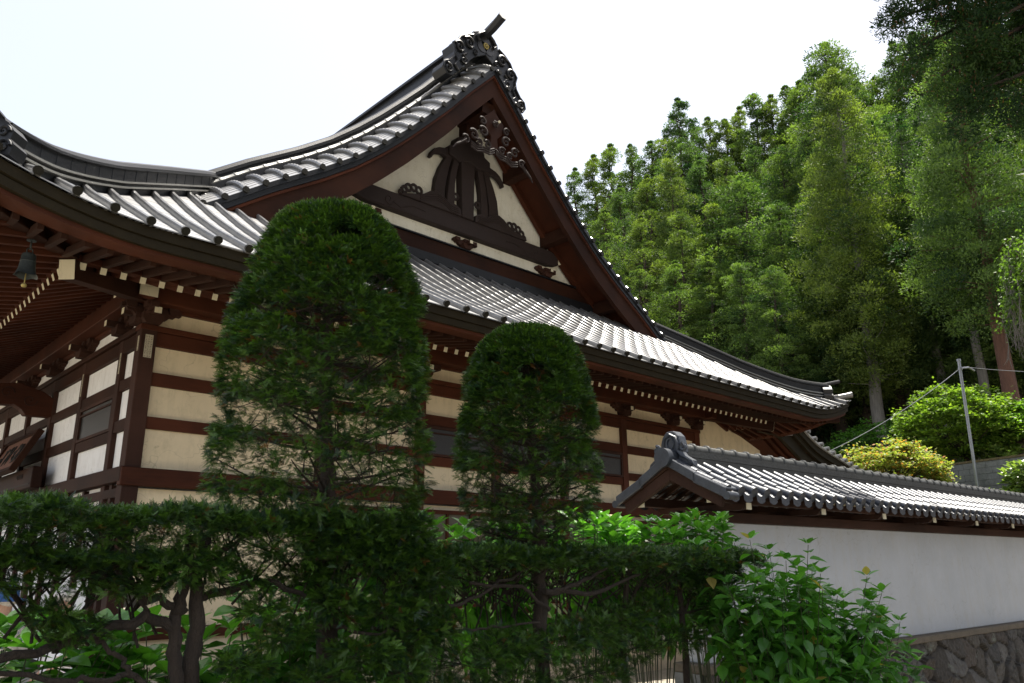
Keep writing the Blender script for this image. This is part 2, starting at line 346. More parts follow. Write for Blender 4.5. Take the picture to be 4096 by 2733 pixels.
def hip(sx, sy):
    mb, mc = MB(), MB(); P = []
    for d in np.linspace(.42, 4.35, 40):
        x = EX0+d if sx < 0 else EX1-d; y = EY0+d if sy < 0 else EY1-d
        P.append(Vector((x, y, Zs(min(d, 3.9), d)+max(0, d-3.9)*.62)))
    ux = Vector((1 if sx < 0 else -1, 1 if sy < 0 else -1, 0)).normalized(); nx = Vector((-ux.y, ux.x, 0))
    def strip(m, hw, z0, z1):
        for a, b in zip(P[:-1], P[1:]):
            vs = [a-nx*hw+Vector((0,0,z0)), b-nx*hw+Vector((0,0,z0)), b-nx*hw+Vector((0,0,z1)), a-nx*hw+Vector((0,0,z1)), a+nx*hw+Vector((0,0,z0)), b+nx*hw+Vector((0,0,z0)), b+nx*hw+Vector((0,0,z1)), a+nx*hw+Vector((0,0,z1))]
            m.add(vs, [(0,1,2,3),(7,6,5,4),(3,2,6,7),(0,4,5,1)])
    strip(mb, .10, -.05, .33); strip(mb, .15, .33, .365)
    for a, b, z in ((.17, .02, .05), (.17, .10, .125)): strip(mc, .165, z-.0, z+.028)
    # panel joints along the side
    for i in range(0, len(P)-1, 2):
        for s_ in (-1, 1): mb.bar(P[i]+nx*s_*.101+Vector((0,0,.14)), P[i]+nx*s_*.101+Vector((0,0,.33)), .008, .006, (1, .2, 0))
    mt = MB(); mt.tube([p+Vector((0,0,.385)) for p in P], .07, 8)
    h = H(mb.build('hip_ridge', RIDGE)); rel(mc.build('trim_course', CAP), h); rel(mt.build('cap_tiles', RIDGE, smooth=True), h)
    p = P[0]; rz = math.atan2(ux.y, ux.x)-math.pi/2
    orn = ridge_ornament((p.x, p.y, p.z), rz, .8); rel(orn.build('ridge_end_tile', RIDGE, smooth=True), h)
    q = Vector((p.x, p.y, Zs(.42, .42)))-ux*.42
    mt = MB(); mt.tube([P[0]+Vector((0,0,.03)), q+Vector((0,0,.10)), q-ux*.20+Vector((0,0,.14))], [.07, .072, .078], 10); rel(mt.build('corner_tile', CAP, smooth=True), h)
for a, b in ((-1, -1), (1, -1), (-1, 1), (1, 1)): hip(a, b)
# main ridge
mb = MB(); mb.box(CX-.26, CX+.26, 12.5, EY1-3.9, 11.35, 12.05); mb.box(CX-.34, CX+.34, 12.5, EY1-3.9, 12.05, 12.12)
rg = H(mb.build('main_ridge', RIDGE)); mb = MB(); mb.tube([(CX, 12.5, 12.2), (CX, EY1-3.9, 12.2)], .13, 10); rel(mb.build('cap_tiles', RIDGE, smooth=True), rg)
# big ridge-end ornament
OUT = [(0,12.30),(.17,12.22),(.38,12.10),(.40,11.97),(.60,11.88),(.78,11.74),(.84,11.62),(1.0,11.46),(.94,11.28),(.97,11.12),(1.10,10.95),(1.24,10.86),(1.27,10.72),(1.17,10.58),(1.0,10.60),(.80,10.82),(.67,11.02),(.50,11.22),(.34,11.40),(0,11.62)]
mb = MB(); fnO = lambda a, b, t=0: (CX+a, 12.02+t, b)
poly = [(a, b) for a, b in OUT]+[(-a, b) for a, b in reversed(OUT[1:-1])]
half = [(a, b) for a, b in OUT]
# split into convex-ish slabs for clean faces
for sg in (-1, 1):
    hp = [(sg*a, b) for a, b in OUT]
    for i in range(1, 10):
        a, b = OUT[i], OUT[i+1]; c, d = OUT[-1-i], OUT[-2-i] if i < 9 else OUT[-2-i]
    mb.prism(hp, fnO, 0, .42)
mb2 = MB()
for sg in (-1, 1):
    for (cx, cz), r, tr, a0 in (((.52, 11.68), .16, .042, .5), ((.80, 11.44), .15, .04, .3), ((1.12, 10.74), .115, .034, 1.2), ((.68, 11.14), .10, .03, 2.), ((.33, 11.52), .07, .022, 1.)):
        swirl(mb2, (sg*cx, cz), r, 1.6, 1, tr, lambda a, b: fnO(a, b, -.02), sg, a0=a0 if sg > 0 else math.pi-a0)
    mb2.tube([fnO(sg*a, b, -.01) for a, b in OUT[3:14]], .032, 6)
    mb2.tube([fnO(sg*a, b, -.015) for a, b in ((.95, 11.2), (.86, 11.05), (.95, 10.9), (.84, 10.80))], .03, 6)
    mb2.tube([fnO(sg*a, b, -.015) for a, b in ((.60, 11.36), (.70, 11.28), (.62, 11.2), (.54, 11.12))], .028, 6)
    mb2.tube([fnO(sg*a, b, -.03) for a, b in ((.08, 12.2), (.22, 12.1), (.3, 11.98), (.22, 11.9))], .045, 6)
on = H(mb.build('ridge_end_ornament', RIDGE, bevel=.012)); rel(mb2.build('scrolls', RIDGE, smooth=True), on)
mb = MB()
for a, b in ((0, 11.95), (-.11, 11.80), (.11, 11.80)): mb.tube([fnO(a, b, -.012), fnO(a, b, .0)], .15, 16)
rel(mb.build('crest_recess', SHUT), on)
mb = MB()
for k in range(12):
    a = 2*math.pi*k/12; mb.ball((CX+.062*math.cos(a), 12.0, 11.86+.062*math.sin(a)), .026, .018, .026, 8, 5)
mb.ball((CX, 11.99, 11.86), .03, .02, .03, 8, 5); rel(mb.build('flower_crest', GOLD, smooth=True), on)
mb = MB(); mb.tube([(CX, 12.2, 12.12), (CX, 11.75, 12.24), (CX, 11.42, 12.37)], [.10, .115, .125], 6)
hn = rel(mb.build('horn_tile', RIDGE, bevel=.008), on)
mb = MB(); mb.tube([(CX, 12.25, 12.30), (CX, 11.8, 12.42), (CX, 11.55, 12.50)], .012, 6); mb.tube([(CX, 11.8, 12.34), (CX, 11.8, 12.43)], .012, 6); rel(mb.build('lightning_wire', RIDGE), on)
# ---- gable: verge fascia, barge boards, soffit, plaster, beams
def rake_band(mb, w0, w1, o0, o1, y0, y1, sgn, n=40, o0e=None):
    prev = None
    for i in range(n+1):
        w_ = w0+(w1-w0)*i/n; z = WR_(w_)-.36; x = CX+sgn*w_
        ring = [(x, y0, z+o0), (x, y1, z+o0), (x, y1, z+o1), (x, y0, z+o1)]
        if prev: mb.add(prev+ring, [(0,4,5,1),(1,5,6,2),(2,6,7,3),(3,7,4,0)])
        prev = ring
        if i == 0: mb.add(ring, [(0,1,2,3)])
        if i == n: mb.add(ring, [(3,2,1,0)])
for sgn in (-1, 1):
    mb = MB(); rake_band(mb, 0, 6.4, .0, -.10, YE-.03, YE+.10, sgn); rake_band(mb, 0, 6.4, -.10, -.21, YE+.005, YE+.10, sgn); H(mb.build('verge_fascia', RIDGE))
    mb = MB(); rake_band(mb, 0, 6.2, -.21, -.78, YE+.06, YE+.17, sgn)
    bb = H(mb.build('barge_board', WD)); mb = MB(); rake_band(mb, 0, 6.2, -.22, -.28, YE+.02, YE+.06, sgn); rel(mb.build('board_moulding', WR), bb)
    mb = MB(); rake_band(mb, 0, 6.2, -.28, -.34, YE+.17, 12.85, sgn); H(mb.build('gable_soffit', WR))
    mb = MB()
    rake_band(mb, 0, 6.1, -.34, -.54, 12.60, 12.72, sgn); H(mb.build('inner_rake_beam', WR))
    for w_ in (1.35, 2.62, 4.4):
        z = WR_(w_)-.36-.34; mb = MB(); mb.box(CX+sgn*w_-.12, CX+sgn*w_+.12, YE+.17, 12.78, z-.30, z+.0); H(mb.build('purlin_end', WD, bevel=.01))
mb = MB(); poly = [(-5.9, 6.5)]+[(-w_, WR_(w_)-.68) for w_ in np.linspace(5.4, 0, 24)]+[(w_, WR_(w_)-.68) for w_ in np.linspace(.2, 5.4, 24)]+[(5.9, 6.5)]
mb.prism(poly, lambda a, b, t: (CX+a, t, b), 12.78, 12.9); H(mb.build('gable_wall', PL_G))
mb = MB(); mb.prism(poly, lambda a, b, t: (CX+a, t, b), EY1-4.1, EY1-4.0); H(mb.build('back_gable_wall', PL_G))
mb = MB(); mb.box(CX-4.9, CX+4.9, 12.67, 12.78, 6.48, 6.82); sb = H(mb.build('gable_sill_beam', WD, bevel=.01)); mb = MB(); mb.box(CX-4.9, CX+4.9, 12.63, 12.79, 6.825, 6.855); rel(mb.build('sill_cap', RIDGE), sb)
mb = MB(); mb.box(CX-4.6, CX+4.6, 12.62, 12.80, 6.28, 6.48); rel(mb.build('sill_flashing', RIDGE), sb)
mb = MB()                                          # rainbow-carved main gable beam
kb = [(-3.0,7.26),(-2.7,7.19),(2.7,7.19),(3.0,7.26),(3.0,7.50),(2.75,7.58),(0,7.60),(-2.75,7.58),(-3.0,7.50)]
mb.prism(kb, lambda a, b, t: (CX+a, t, b), 12.62, 12.80); kb_ = H(mb.build('carved_gable_beam', WCARV, bevel=.02))
mb = MB()
for sgn in (-1, 1):
    swirl(mb, (sgn*2.15, 7.38), .13, 1.3, 1, .013, lambda a, b: (CX+a, 12.615, b), sgn)
    mb.tube([(CX+sgn*a, 12.615, b) for a, b in ((2.02, 7.35), (1.85, 7.28), (1.7, 7.36), (1.5, 7.42), (1.2, 7.40))], .012, 5)
mb.box(CX-2.6, CX+2.6, 12.605, 12.63, 7.21, 7.235)
rel(mb.build('beam_carving', WCARV, smooth=True), kb_)
mb = MB()
for sgn in (-1, 1):
    mb.add([(CX+sgn*3.0, 12.62, 7.27), (CX+sgn*3.0, 12.77, 7.27), (CX+sgn*3.32, 12.77, 7.40), (CX+sgn*3.32, 12.62, 7.40), (CX+sgn*3.0, 12.62, 7.5), (CX+sgn*3.0, 12.77, 7.5), (CX+sgn*3.3, 12.77, 7.5), (CX+sgn*3.3, 12.62, 7.5)], [(0,1,2,3),(4,7,6,5),(0,3,7,4),(1,5,6,2),(3,2,6,7)])
rel(mb.build('beam_nose', PAINT), kb_)
def bracket(name, loc, rz, s=1., noses=True):
    """bearing block, boat-shaped arm and small blocks, with pale noses; returns the part"""
    c_, s_ = math.cos(rz), math.sin(rz)
    F = lambda a, b, t=0: (loc[0]+a*s*c_-t*s*s_, loc[1]+a*s*s_+t*s*c_, loc[2]+b*s)
    mb = MB()
    def pb(a0, a1, b0, b1, t0, t1, tap=0): mb.prism([(a0+tap, b0), (a1-tap, b0), (a1, b0+(b1-b0)*.45), (a1, b1), (a0, b1), (a0, b0+(b1-b0)*.45)], F, t0, t1)
    pb(-.15, .15, 0, .15, -.16, .10, .045)
    arm = [(-.42, .26), (-.42, .20), (-.36, .205), (-.33, .165), (-.27, .165), (-.22, .11), (.22, .11), (.27, .165), (.33, .165), (.36, .205), (.42, .20), (.42, .26)]
    mb.prism(arm, F, -.055, .055)
    for a in (-.30, 0, .30): pb(a-.075, a+.075, .20, .30, -.10, .07, .02)
    o = mb.build(name, WDZ); H(o)
    if noses:
        mb = MB(); mb.prism([(-.05, .12), (.05, .12), (.05, .21), (-.05, .21)], F, -.30, -.297)
        rel(mb.build('painted_nose', PAINT), o); mb = MB(); mb.prism([(-.05, .115), (.05, .115), (.05, .215), (-.05, .215)], F, -.297, -.05); rel(mb.build('bracket_arm', WDZ), o)
    return o
for a in (0, -2.62, 2.62): bracket('gable_bracket', (CX+a, 12.72, 6.855), 0, .82)
# carved king post with its spreading legs, waves and scrolls
def ext(name, poly, y0, y1, m=WCARV, parent=None, holes=None):
    mb = MB(); mb.prism(poly, lambda a, b, t: (CX+a, t, b), y0, y1); return mb.build(name, m, bevel=.012)
kp = H(ext('king_post', [(-.20,7.58),(.14,7.58),(.16,9.10),(-.26,9.10)], 12.56, 12.78))
K = lambda o: rel(o, kp)
for sg in (-1, 1):
    mir = lambda L: [(sg*a, b) for a, b in L]
    K(ext('inner_leg', mir([(.42,9.02),(.54,8.55),(.60,8.10),(.62,7.80),(.40,7.80),(.39,8.35),(.33,8.72),(.24,9.06)]), 12.60, 12.77))
    K(ext('outer_leg', mir([(.62,9.00),(.80,8.66),(.92,8.34),(.97,7.95),(.98,7.75),(.66,7.75),(.67,8.10),(.62,8.42),(.55,8.72),(.47,9.0)]), 12.62, 12.77))
    K(ext('tail_scroll', mir([(.50,9.25),(.68,9.14),(.86,9.10),(1.0,9.02),(1.10,8.88),(1.13,8.78),(1.07,8.76),(1.03,8.84),(.92,8.93),(.78,8.97),(.66,8.92),(.50,9.0)]), 12.60, 12.72))
    K(ext('carved_wave', mir([(.20,7.585),(.22,7.74),(.30,7.80),(.42,7.84),(.55,7.80),(.72,7.92),(.95,7.98),(1.10,7.92),(1.26,7.80),(1.42,7.74),(1.62,7.68),(1.86,7.62),(1.86,7.585)]), 12.58, 12.74))
    mb = MB()
    for k in range(4):
        mb.tube([(CX+sg*a, 12.575, b-.045*k) for a, b in ((.30, 7.74), (.50, 7.74), (.70, 7.86), (.92, 7.90), (1.15, 7.82), (1.38, 7.72))], .014, 5)
    for cx, cz, r in ((1.36,7.86,.075), (1.50,7.88,.075), (1.64,7.84,.075), (1.75,7.76,.07), (1.82,7.67,.055), (.46,8.02,.08), (.33,8.06,.07)):
        pts = [(CX+sg*(cx+r*math.cos(t)), 12.66, cz+r*math.sin(t)) for t in np.linspace(0, 2*math.pi, 12)]; mb.tube(pts, .032, 6)
    K(mb.build('cloud_scrolls', WCARV, smooth=True))
K(ext('capital', [(-.62,9.0),(-.62,9.22),(-.45,9.30),(-.40,9.50),(-.2,9.62),(.2,9.62),(.40,9.50),(.45,9.30),(.62,9.22),(.62,9.0),(.3,8.92),(0,9.02),(-.3,8.92)], 12.54, 12.78))
mb = MB(); mb.box(CX-.16, CX+.16, 12.5, 12.78, 9.62, 9.95); K(mb.build('ridge_block', WDZ)); 
mb = MB(); mb.box(CX-.22, CX+.22, 11.88, 12.78, 9.95, 10.25); H(mb.build('ridge_purlin', WD))
# gable pendant (gegyo)
mb = MB(); G = lambda a, b, t=0: (CX+a, YE+.02+t, b)
body = [(-.30,9.72),(-.12,9.88),(0,10.02),(.12,9.88),(.30,9.72),(.24,9.45),(.10,9.30),(.12,9.05),(0,8.86),(-.12,9.05),(-.10,9.30),(-.24,9.45)]
mb.prism(body, lambda a, b, t: G(a, b, t), 0, .05); gp = H(mb.build('gable_pendant', WD, bevel=.008))
mb = MB()
for sg in (-1, 1):
    for (cx, cz), r, tr in (((.34,9.30),.13,.036), ((.62,9.12),.13,.034), ((.22,9.02),.11,.032), ((.46,8.98),.10,.03), ((.84,8.92),.11,.028), ((.36,9.56),.10,.03)):
        swirl(mb, (sg*cx, cz), r, 1.35, 1, tr, lambda a, b: G(a, b, -.02), sg, a0=.6 if sg > 0 else 2.5)
    for k in range(3): mb.tube([G(sg*a, b-.055*k, -.02) for a, b in ((.02, 9.0), (.16, 8.92), (.34, 8.92), (.52, 8.86), (.70, 8.92))], .022, 6)
    mb.tube([G(sg*a, b, -.01) for a, b in ((.84, 8.92), (1.0, 8.78), (1.12, 8.70), (1.2, 8.58))], [.04, .035, .028, .015], 6)
rel(mb.build('cloud_carving', WCARV, smooth=True), gp)
mb = MB()
for k in range(6):
    a = k*math.pi/3; mb.ball(G(.055*math.cos(a), 9.62+.055*math.sin(a), -.05), .035, .03, .035, 8, 5)
mb.tube([G(0, 9.62, .02), G(0, 9.62, -.10), G(0, 9.62, -.16)], [.05, .035, .03], 8); rel(mb.build('pendant_boss', WCARV, smooth=True), gp)
mb = MB(); mb.tube([G(0, 9.62, -.155), G(0, 9.62, -.19)], .031, 8); rel(mb.build('boss_tip', PAINT), gp)
# ---------------------------------------------------------------- walls
mb = MB(); mb.box(X0+.14, X1-.14, Y0+.10, Y0+.18, 1.10, 3.62); H(mb.build('plaster_wall', PL_R))
mb = MB(); mb.box(X0+.14, 4.0, Y0+.10, Y0+.18, -.3, 1.05); mb.box(4.0, X1-.14, Y0+.10, Y0+.18, -EYE+.5, 1.05); H(mb.build('lower_plaster_wall', PL_R))
mb = MB(); mb.box(X0+.10, X0+.18, Y0+.14, Y1-.14, -EYE+.5, 3.62); H(mb.build('plaster_wall', PL_L))
mb = MB(); mb.box(X1-.18, X1-.10, Y0+.14, Y1-.14, -EYE+.5, 3.62); mb.box(X0+.14, X1-.14, Y1-.18, Y1-.10, -EYE+.5, 3.62); H(mb.build('rear_wall', PL_L))
def post(x, y, wd, z0=-EYE+.3, z1=3.36, name='post', m=WDZ):
    mb = MB(); mb.box(x-wd/2, x+wd/2, y-wd/2, y+wd/2, z0, z1); return H(mb.build(name, m, bevel=.008))
PX = [3.67, 6.60, 8.60, 10.48, 12.45, 14.52, 16.48, 17.53]
WRZ = wood('red_wood_z', (.062, .021, .012), (.034, .013, .008), axis=2)
for i, x in enumerate(PX): post(x, Y0+.11, .22 if i in (0, 7) else .19, m=WDZ if i < 2 else WRZ)
PY = [12.37, 14.2, 16.0, 17.8, 19.6, 21.4, 23.2, 25.0, 26.8, 28.6, 31.03]
for y in PY: post(X0+.11, y, .17)
def beamx(x0, x1, z0, z1, name='beam', pr=.03, m=WR):
    mb = MB(); mb.box(x0, x1, Y0+.10-pr-.03, Y0+.14, z0, z1); return H(mb.build(name, m, bevel=.006))
def beamy(y0, y1, z0, z1, name='beam', pr=.03, m=WDY):
    mb = MB(); mb.box(X0+.10-pr-.03, X0+.14, y0, y1, z0, z1); return H(mb.build(name, m, bevel=.006))
mb = MB(); mb.box(X0-.02, X1+.02, Y0-.02, Y0+.22, 3.29, 3.37); H(mb.build('wall_plate', WR, bevel=.008))
mb = MB(); mb.box(X0-.02, X0+.22, Y0+.22, Y1, 3.29, 3.37); H(mb.build('wall_plate', WDY, bevel=.008))
beamx(X0+.02, X1-.02, 3.08, 3.285, 'head_tie', .04); beamy(Y0+.23, Y1, 3.08, 3.285, 'head_tie', .04)
mb = MB(); mb.box(X0-.04, X1+.04, Y0-.045, Y0+.1, 1.07, 1.32); H(mb.build('lintel_beam', WR, bevel=.01))
mb = MB(); mb.box(X0-.045, X0+.1, Y0+.0, Y1, 1.12, 1.33); H(mb.build('lintel_beam', WDY, bevel=.01))
for i in range(len(PX)-1):
    a, b = PX[i]+.10, PX[i+1]-.10
    if i in (2, 3, 4):
        beamx(a, b, 2.50, 2.70, 'rail'); beamx(a, b, 1.76, 1.93, 'rail')
        mb = MB(); mb.box(a, b, Y0+.045, Y0+.11, 1.935, 2.495); wn = H(mb.build('shutter_window', SHUT))
        mb = MB()
        for q in ((a, b, 2.44, 2.495), (a, b, 1.935, 1.98), (a, a+.05, 1.98, 2.44), (b-.05, b, 1.98, 2.44), (a+.05, b-.05, 2.35, 2.375), ((a+b)/2-.03, (a+b)/2+.03, 1.98, 2.35)): mb.box(q[0], q[1], Y0+.02, Y0+.05, q[2], q[3])
        rel(mb.build('window_frame', WDZ), wn)
    else:
        beamx(a, b, 2.50, 2.69, 'rail'); beamx(a, b, 1.88, 2.05, 'rail')
    # lower storey: paper-like sliding windows under the lintel
    if i >= 1:
        mb = MB(); mb.box(a, b, Y0+.03, Y0+.10, .90, .97); mb.box(a, b, Y0+.03, Y0+.10, -.75, -.68)
        for k in range(1, 3): mb.box(a+(b-a)*k/3-.025, a+(b-a)*k/3+.025, Y0+.03, Y0+.10, -.68, .90)
        H(mb.build('sliding_door_frame', WR))
        mb = MB(); mb.box(a, b, Y0+.065, Y0+.08, -.68, .90); H(mb.build('sliding_door_glass', GLASS))
for i in range(len(PY)-1):
    a, b = ([Y0+.22]+PY)[i]+.085, PY[i]-.085
    z = ((2.50, 2.66), (1.88, 2.05))
    if i == 1:
        beamy(a, b, 2.50, 2.66, 'rail'); beamy(a, b, 1.78, 1.93, 'rail')
        mb = MB(); mb.box(X0+.06, X0+.12, a, b, 1.935, 2.495); wn = H(mb.build('shutter_window', SHUT))
        mb = MB()
        for q in ((a, b, 2.44, 2.495), (a, b, 1.935, 1.98), (a, a+.05, 1.98, 2.44), (b-.05, b, 1.98, 2.44), (a+.05, b-.05, 2.35, 2.375)): mb.box(X0+.03, X0+.06, q[0], q[1], q[2], q[3])
        rel(mb.build('window_frame', WDZ), wn)
    else:
        for z0, z1 in z: beamy(a, b, z0, z1, 'rail')
    mb = MB(); mb.box(X0+.03, X0+.10, (a+b)/2-.05, (a+b)/2+.05, -EYE+.5, 1.11); H(mb.build('lower_stud', WDZ))
mb = MB(); mb.box(X0+.02, X0+.11, Y0+.2, Y1, .93, 1.05); H(mb.build('door_head', WDY))
mb = MB(); mb.box(X0+.02, X1-.02, Y0+.02, Y0+.11, -.95, -.80); mb.box(X0+.02, X0+.11, Y0+.02, Y1, -.95, -.80); H(mb.build('floor_sill', WR))
mb = MB(); mb.box(X0-.05, X1+.05, Y0-.05, Y1+.05, -EYE-.3, -EYE+.28); H(mb.build('stone_plinth', simple('plinth_stone', (.30,.28,.25), .9, .2, 3)))
for i, x in enumerate(PX[1:]): bracket('wall_bracket', (x, Y0+.04, 3.37), 0, .95)
for i, y in enumerate(PY[:-1]): bracket('wall_bracket', (X0+.04, y, 3.37), -math.pi/2, .95)
for z in (0,): bracket('corner_bracket', (X0+.11, Y0+.05, 3.37), 0, 1.0); bracket('corner_bracket', (X0+.05, Y0+.13, 3.37), -math.pi/2, 1.0)
# paper votive slips pasted on the posts (illegible brush marks)
PAPER = simple('old_paper', (.40, .36, .27), .9, .15, 20); INK = simple('ink', (.02, .018, .016), .8, .1)
def slip(x, y, z0, z1, wd, axis):
    mb = MB(); mk = MB(); n = int((z1-z0)/.035); q = .004
    if axis == 'x': mb.box(x, x+wd, y-q, y, z0, z1)
    else: mb.box(x-q, x, y, y+wd, z0, z1)
    for i in range(n):
        for j in range(max(1, int(wd/.035))):
            u0 = .008+j*.035; zc = z0+.01+i*.035
            for _ in range(3):
                a = u0+random.random()*.012; l = .008+random.random()*.012; b = zc+random.random()*.018; v_ = random.random() < .5
                A, B = (l, .003) if v_ else (.003, l)
                if a+A > wd-.004: continue
                if axis == 'x': mk.box(x+a, x+a+A, y-q-.0015, y-q-.0002, b, b+B)
                else: mk.box(x-q-.0015, x-q-.0002, y+a, y+a+A, b, b+B)
    o = H(mb.build('votive_slip', PAPER)); rel(mk.build('brush_writing', INK), o)
slip(3.62, Y0, 2.88, 3.22, .11, 'x'); slip(X0, 11.52, 2.98, 3.20, .05, 'y'); slip(X0+.022, 12.31, 2.78, 3.10, .05, 'y'); slip(X0+.022, 14.16, 2.72, 3.10, .05, 'y'); slip(12.40, Y0+.014, 2.05, 2.5, .07, 'x')
# ---------------------------------------------------------------- eaves
mb = MB(); mb.box(X0-.42, X1+.42, Y0-.22, Y0+.02, 3.66, 3.95); pu = H(mb.build('eave_purlin', WR, bevel=.01))
mb = MB(); mb.box(X0-.424, X0-.42, Y0-.225, Y0+.025, 3.655, 3.955); mb.box(X1+.42, X1+.424, Y0-.225, Y0+.025, 3.655, 3.955); rel(mb.build('painted_end', PAINT), pu)
mb = MB(); mb.box(X0-.22, X0+.02, Y0-.42, Y1+.4, 3.662, 3.948); pu = H(mb.build('eave_purlin', WRY, bevel=.01))
mb = MB(); mb.box(X0-.225, X0+.025, Y0-.424, Y0-.42, 3.655, 3.955); rel(mb.build('painted_end', PAINT), pu)
mb = MB(); mb.box(X1-.02, X1+.22, Y0-.42, Y1+.4, 3.662, 3.948); H(mb.build('eave_purlin', WRY))
mb = MB(); mb.box(X0+.0, X1, Y0+.02, Y0+.20, 3.62, 3.9); mb.box(X0+.02, X0+.2, Y0+.2, Y1, 3.62, 3.9); H(mb.build('upper_wall_beam', WR))
def eave_line(d0, z0, d1, z1, d2, z2, name, m, lf=.8, sides=('s', 'w', 'e')):
    """a bent board section following each eave: rectangle d0..d1, z0..z1 that lifts at the corners"""
    mb = MB()
    for sd_ in sides:
        lo, hi = (EX0, EX1) if sd_ == 's' else (EY0, EY1); n = 72; prev = None
        for i in range(n+1):
            for dd in (0,):
                u = i/n; a = lo+(hi-lo)*u
            ring = []
            for d, z in ((d0, z0), (d1, z1), (d1, z1+d2), (d0, z0+z2)):
                aa = min(max(a, lo+d), hi-d); t = min(aa-lo, hi-aa); zz = z+lf*lift(t)*(1-min(d, 2.2)/2.2)
                ring.append((aa, EY0+d, zz) if sd_ == 's' else ((EX0+d, aa, zz) if sd_ == 'w' else (EX1-d, aa, zz)))
            if prev: mb.add(prev+ring, [(0,4,5,1),(1,5,6,2),(2,6,7,3),(3,7,4,0)])
            prev = ring
    return H(mb.build(name, m))
eave_line(.05, 3.535, .18, 3.535, .12, .12, 'eave_fascia', OLIVE, 1.)
eave_line(.085, 3.43, .20, 3.43, .10, .10, 'eave_fascia', OLIVE, .97)
eave_line(.14, 3.385, .42, 3.40, .05, .05, 'eave_board', WR, .93)
eave_line(.24, 3.455, 1.72, 3.72, .03, .03, 'soffit_board', WR, .93)
eave_line(1.46, 3.575, 1.60, 3.575, .075, .075, 'rafter_bearer', WR, .8)
eave_line(1.55, 3.63, 3.1, 4.16, .03, .03, 'soffit_board', WR, .6)
RAF = {}
def rafter(kind, side, a, stuffmb=None):
    if kind == 'flying_rafter': d0, z0, d1, z1, wd, ht = .42, 3.395, 1.75, 3.66, .065, .085
    else: d0, z0, d1, z1, wd, ht = 1.50, 3.53, 3.05, 4.10, .070, .090
    lo, hi = (EX0, EX1) if side == 's' else (EY0, EY1)
    t = min(a-lo, hi-a); dl = min(d1, t)
    if dl < d0+.12: return
    zl = z0+(z1-z0)*(dl-d0)/(d1-d0); lf = (.85 if kind[0] == 'f' else .5)*lift(t)
    P_ = lambda d, z: (a, EY0+d, z) if side == 's' else ((EX0+d, a, z) if side == 'w' else (EX1-d, a, z))
    p, q = P_(d0, z0+lf*(1-d0/2.2)), P_(dl, zl+(lf*max(0, 1-dl/2.2)))
    if stuffmb is not None:
        stuffmb.mi = 0; stuffmb.bar(p, q, wd, ht)
        if kind[0] == 'b':
            stuffmb.mi = 1; dr = (Vector(p)-Vector(q)).normalized(); stuffmb.bar(Vector(p)+dr*.004, Vector(p)+dr*.0005, wd+.002, ht+.002)
        return
    mb = MB(); mb.bar(p, q, wd, ht); o = H(mb.build(kind, WDY if side == 's' and kind[0] == 'f' else WR))
    if kind[0] == 'b':
        mb = MB(); dr = (Vector(p)-Vector(q)).normalized(); mb.bar(Vector(p)+dr*.004, Vector(p)+dr*.0005, wd+.002, ht+.002); rel(mb.build('painted_tip', PAINT), o)
for kind in ('flying_rafter', 'base_rafter'):
    S_ = np.arange(EX0+.25, EX1-.2, .236); W_ = np.arange(EY0+.25, EY1-.2, .236); sm = MB(); rest = MB()
    for a in S_: rafter(kind, 's', a)
    for i, a in enumerate(W_):
        if i < 100-len(S_): rafter(kind, 'w', a)
        else: rafter(kind, 'w', a, rest)
    for a in W_: rafter(kind, 'e', a, rest)
    o = H(rest.build(kind+'s_farther_along', [WR, PAINT])); o['kind'] = 'stuff'
def hipraf(sx):
    xx = lambda d: EX0+d if sx < 0 else EX1-d
    mb = MB(); mb.bar((xx(.28), EY0+.28, 3.66), (xx(1.75), EY0+1.75, 3.72), .20, .24); u = H(mb.build('upper_hip_rafter', WD, bevel=.008))
    mb = MB(); mb.bar((xx(1.50), EY0+1.50, 3.45), (xx(3.1), EY0+3.1, 3.86), .19, .24); l = H(mb.build('lower_hip_rafter', WD, bevel=.006))
    d = Vector((xx(1.50)-xx(3.1), -1.6, 3.45-3.86)).normalized(); p = Vector((xx(1.50), EY0+1.50, 3.45))
    mb = MB(); mb.bar(p+d*.004, p+d*.0005, .192, .242); rel(mb.build('painted_end', PAINT), l)
hipraf(-1); hipraf(1)
# ---------------------------------------------------------------- porch beams on the left side
mb = MB()
eb = [(3.60,2.95),(3.42,3.06),(3.28,3.10),(3.04,3.17),(2.74,3.12),(2.3,2.95),(1.7,2.72),(1.15,2.62),(1.15,2.36),(1.7,2.42),(2.3,2.62),(2.74,2.75),(2.98,2.78),(3.10,2.71),(3.18,2.61),(3.60,2.62)]
mb.prism(eb, lambda a, b, t: (a, t, b), 15.92, 16.16); e_ = H(mb.build('curved_porch_beam', WR, bevel=.012))
mb = MB(); swirl(mb, (3.22, 2.88), .12, 1.3, 1, .010, lambda a, b: (a, 15.915, b), -1); rel(mb.build('beam_carving', WDZ, smooth=True), e_); mb = MB(); swirl(mb, (2.85, 2.97), .12, 1.2, 1, .010, lambda a, b: (a, 15.915, b), 1); rel(mb.build('beam_carving', WDZ, smooth=True), e_)
mb = MB(); mb.box(X0-.26, X0-.09, 15.3, 20.5, 1.30, 1.66); lb = H(mb.build('carved_porch_lintel', WDY, bevel=.012))
mb = MB()
for k, y in enumerate((15.95, 16.1, 16.25)): swirl(mb, (y, 1.52), .06, 1.2, 1, .010, lambda a, b: (X0-.265, a, b), 1)
mb.box(X0-.268, X0-.26, 15.4, 20.4, 1.36, 1.385); rel(mb.build('beam_carving', WCARV, smooth=True), lb)
for x, y in ((1.15, 16.04), (1.15, 20.4)): post(x, y, .22, -EYE, 2.62, 'porch_post')
mb = MB(); mb.box(1.05, 1.25, 15.6, 20.8, 2.62, 2.86); H(mb.build('porch_purlin', WDY))
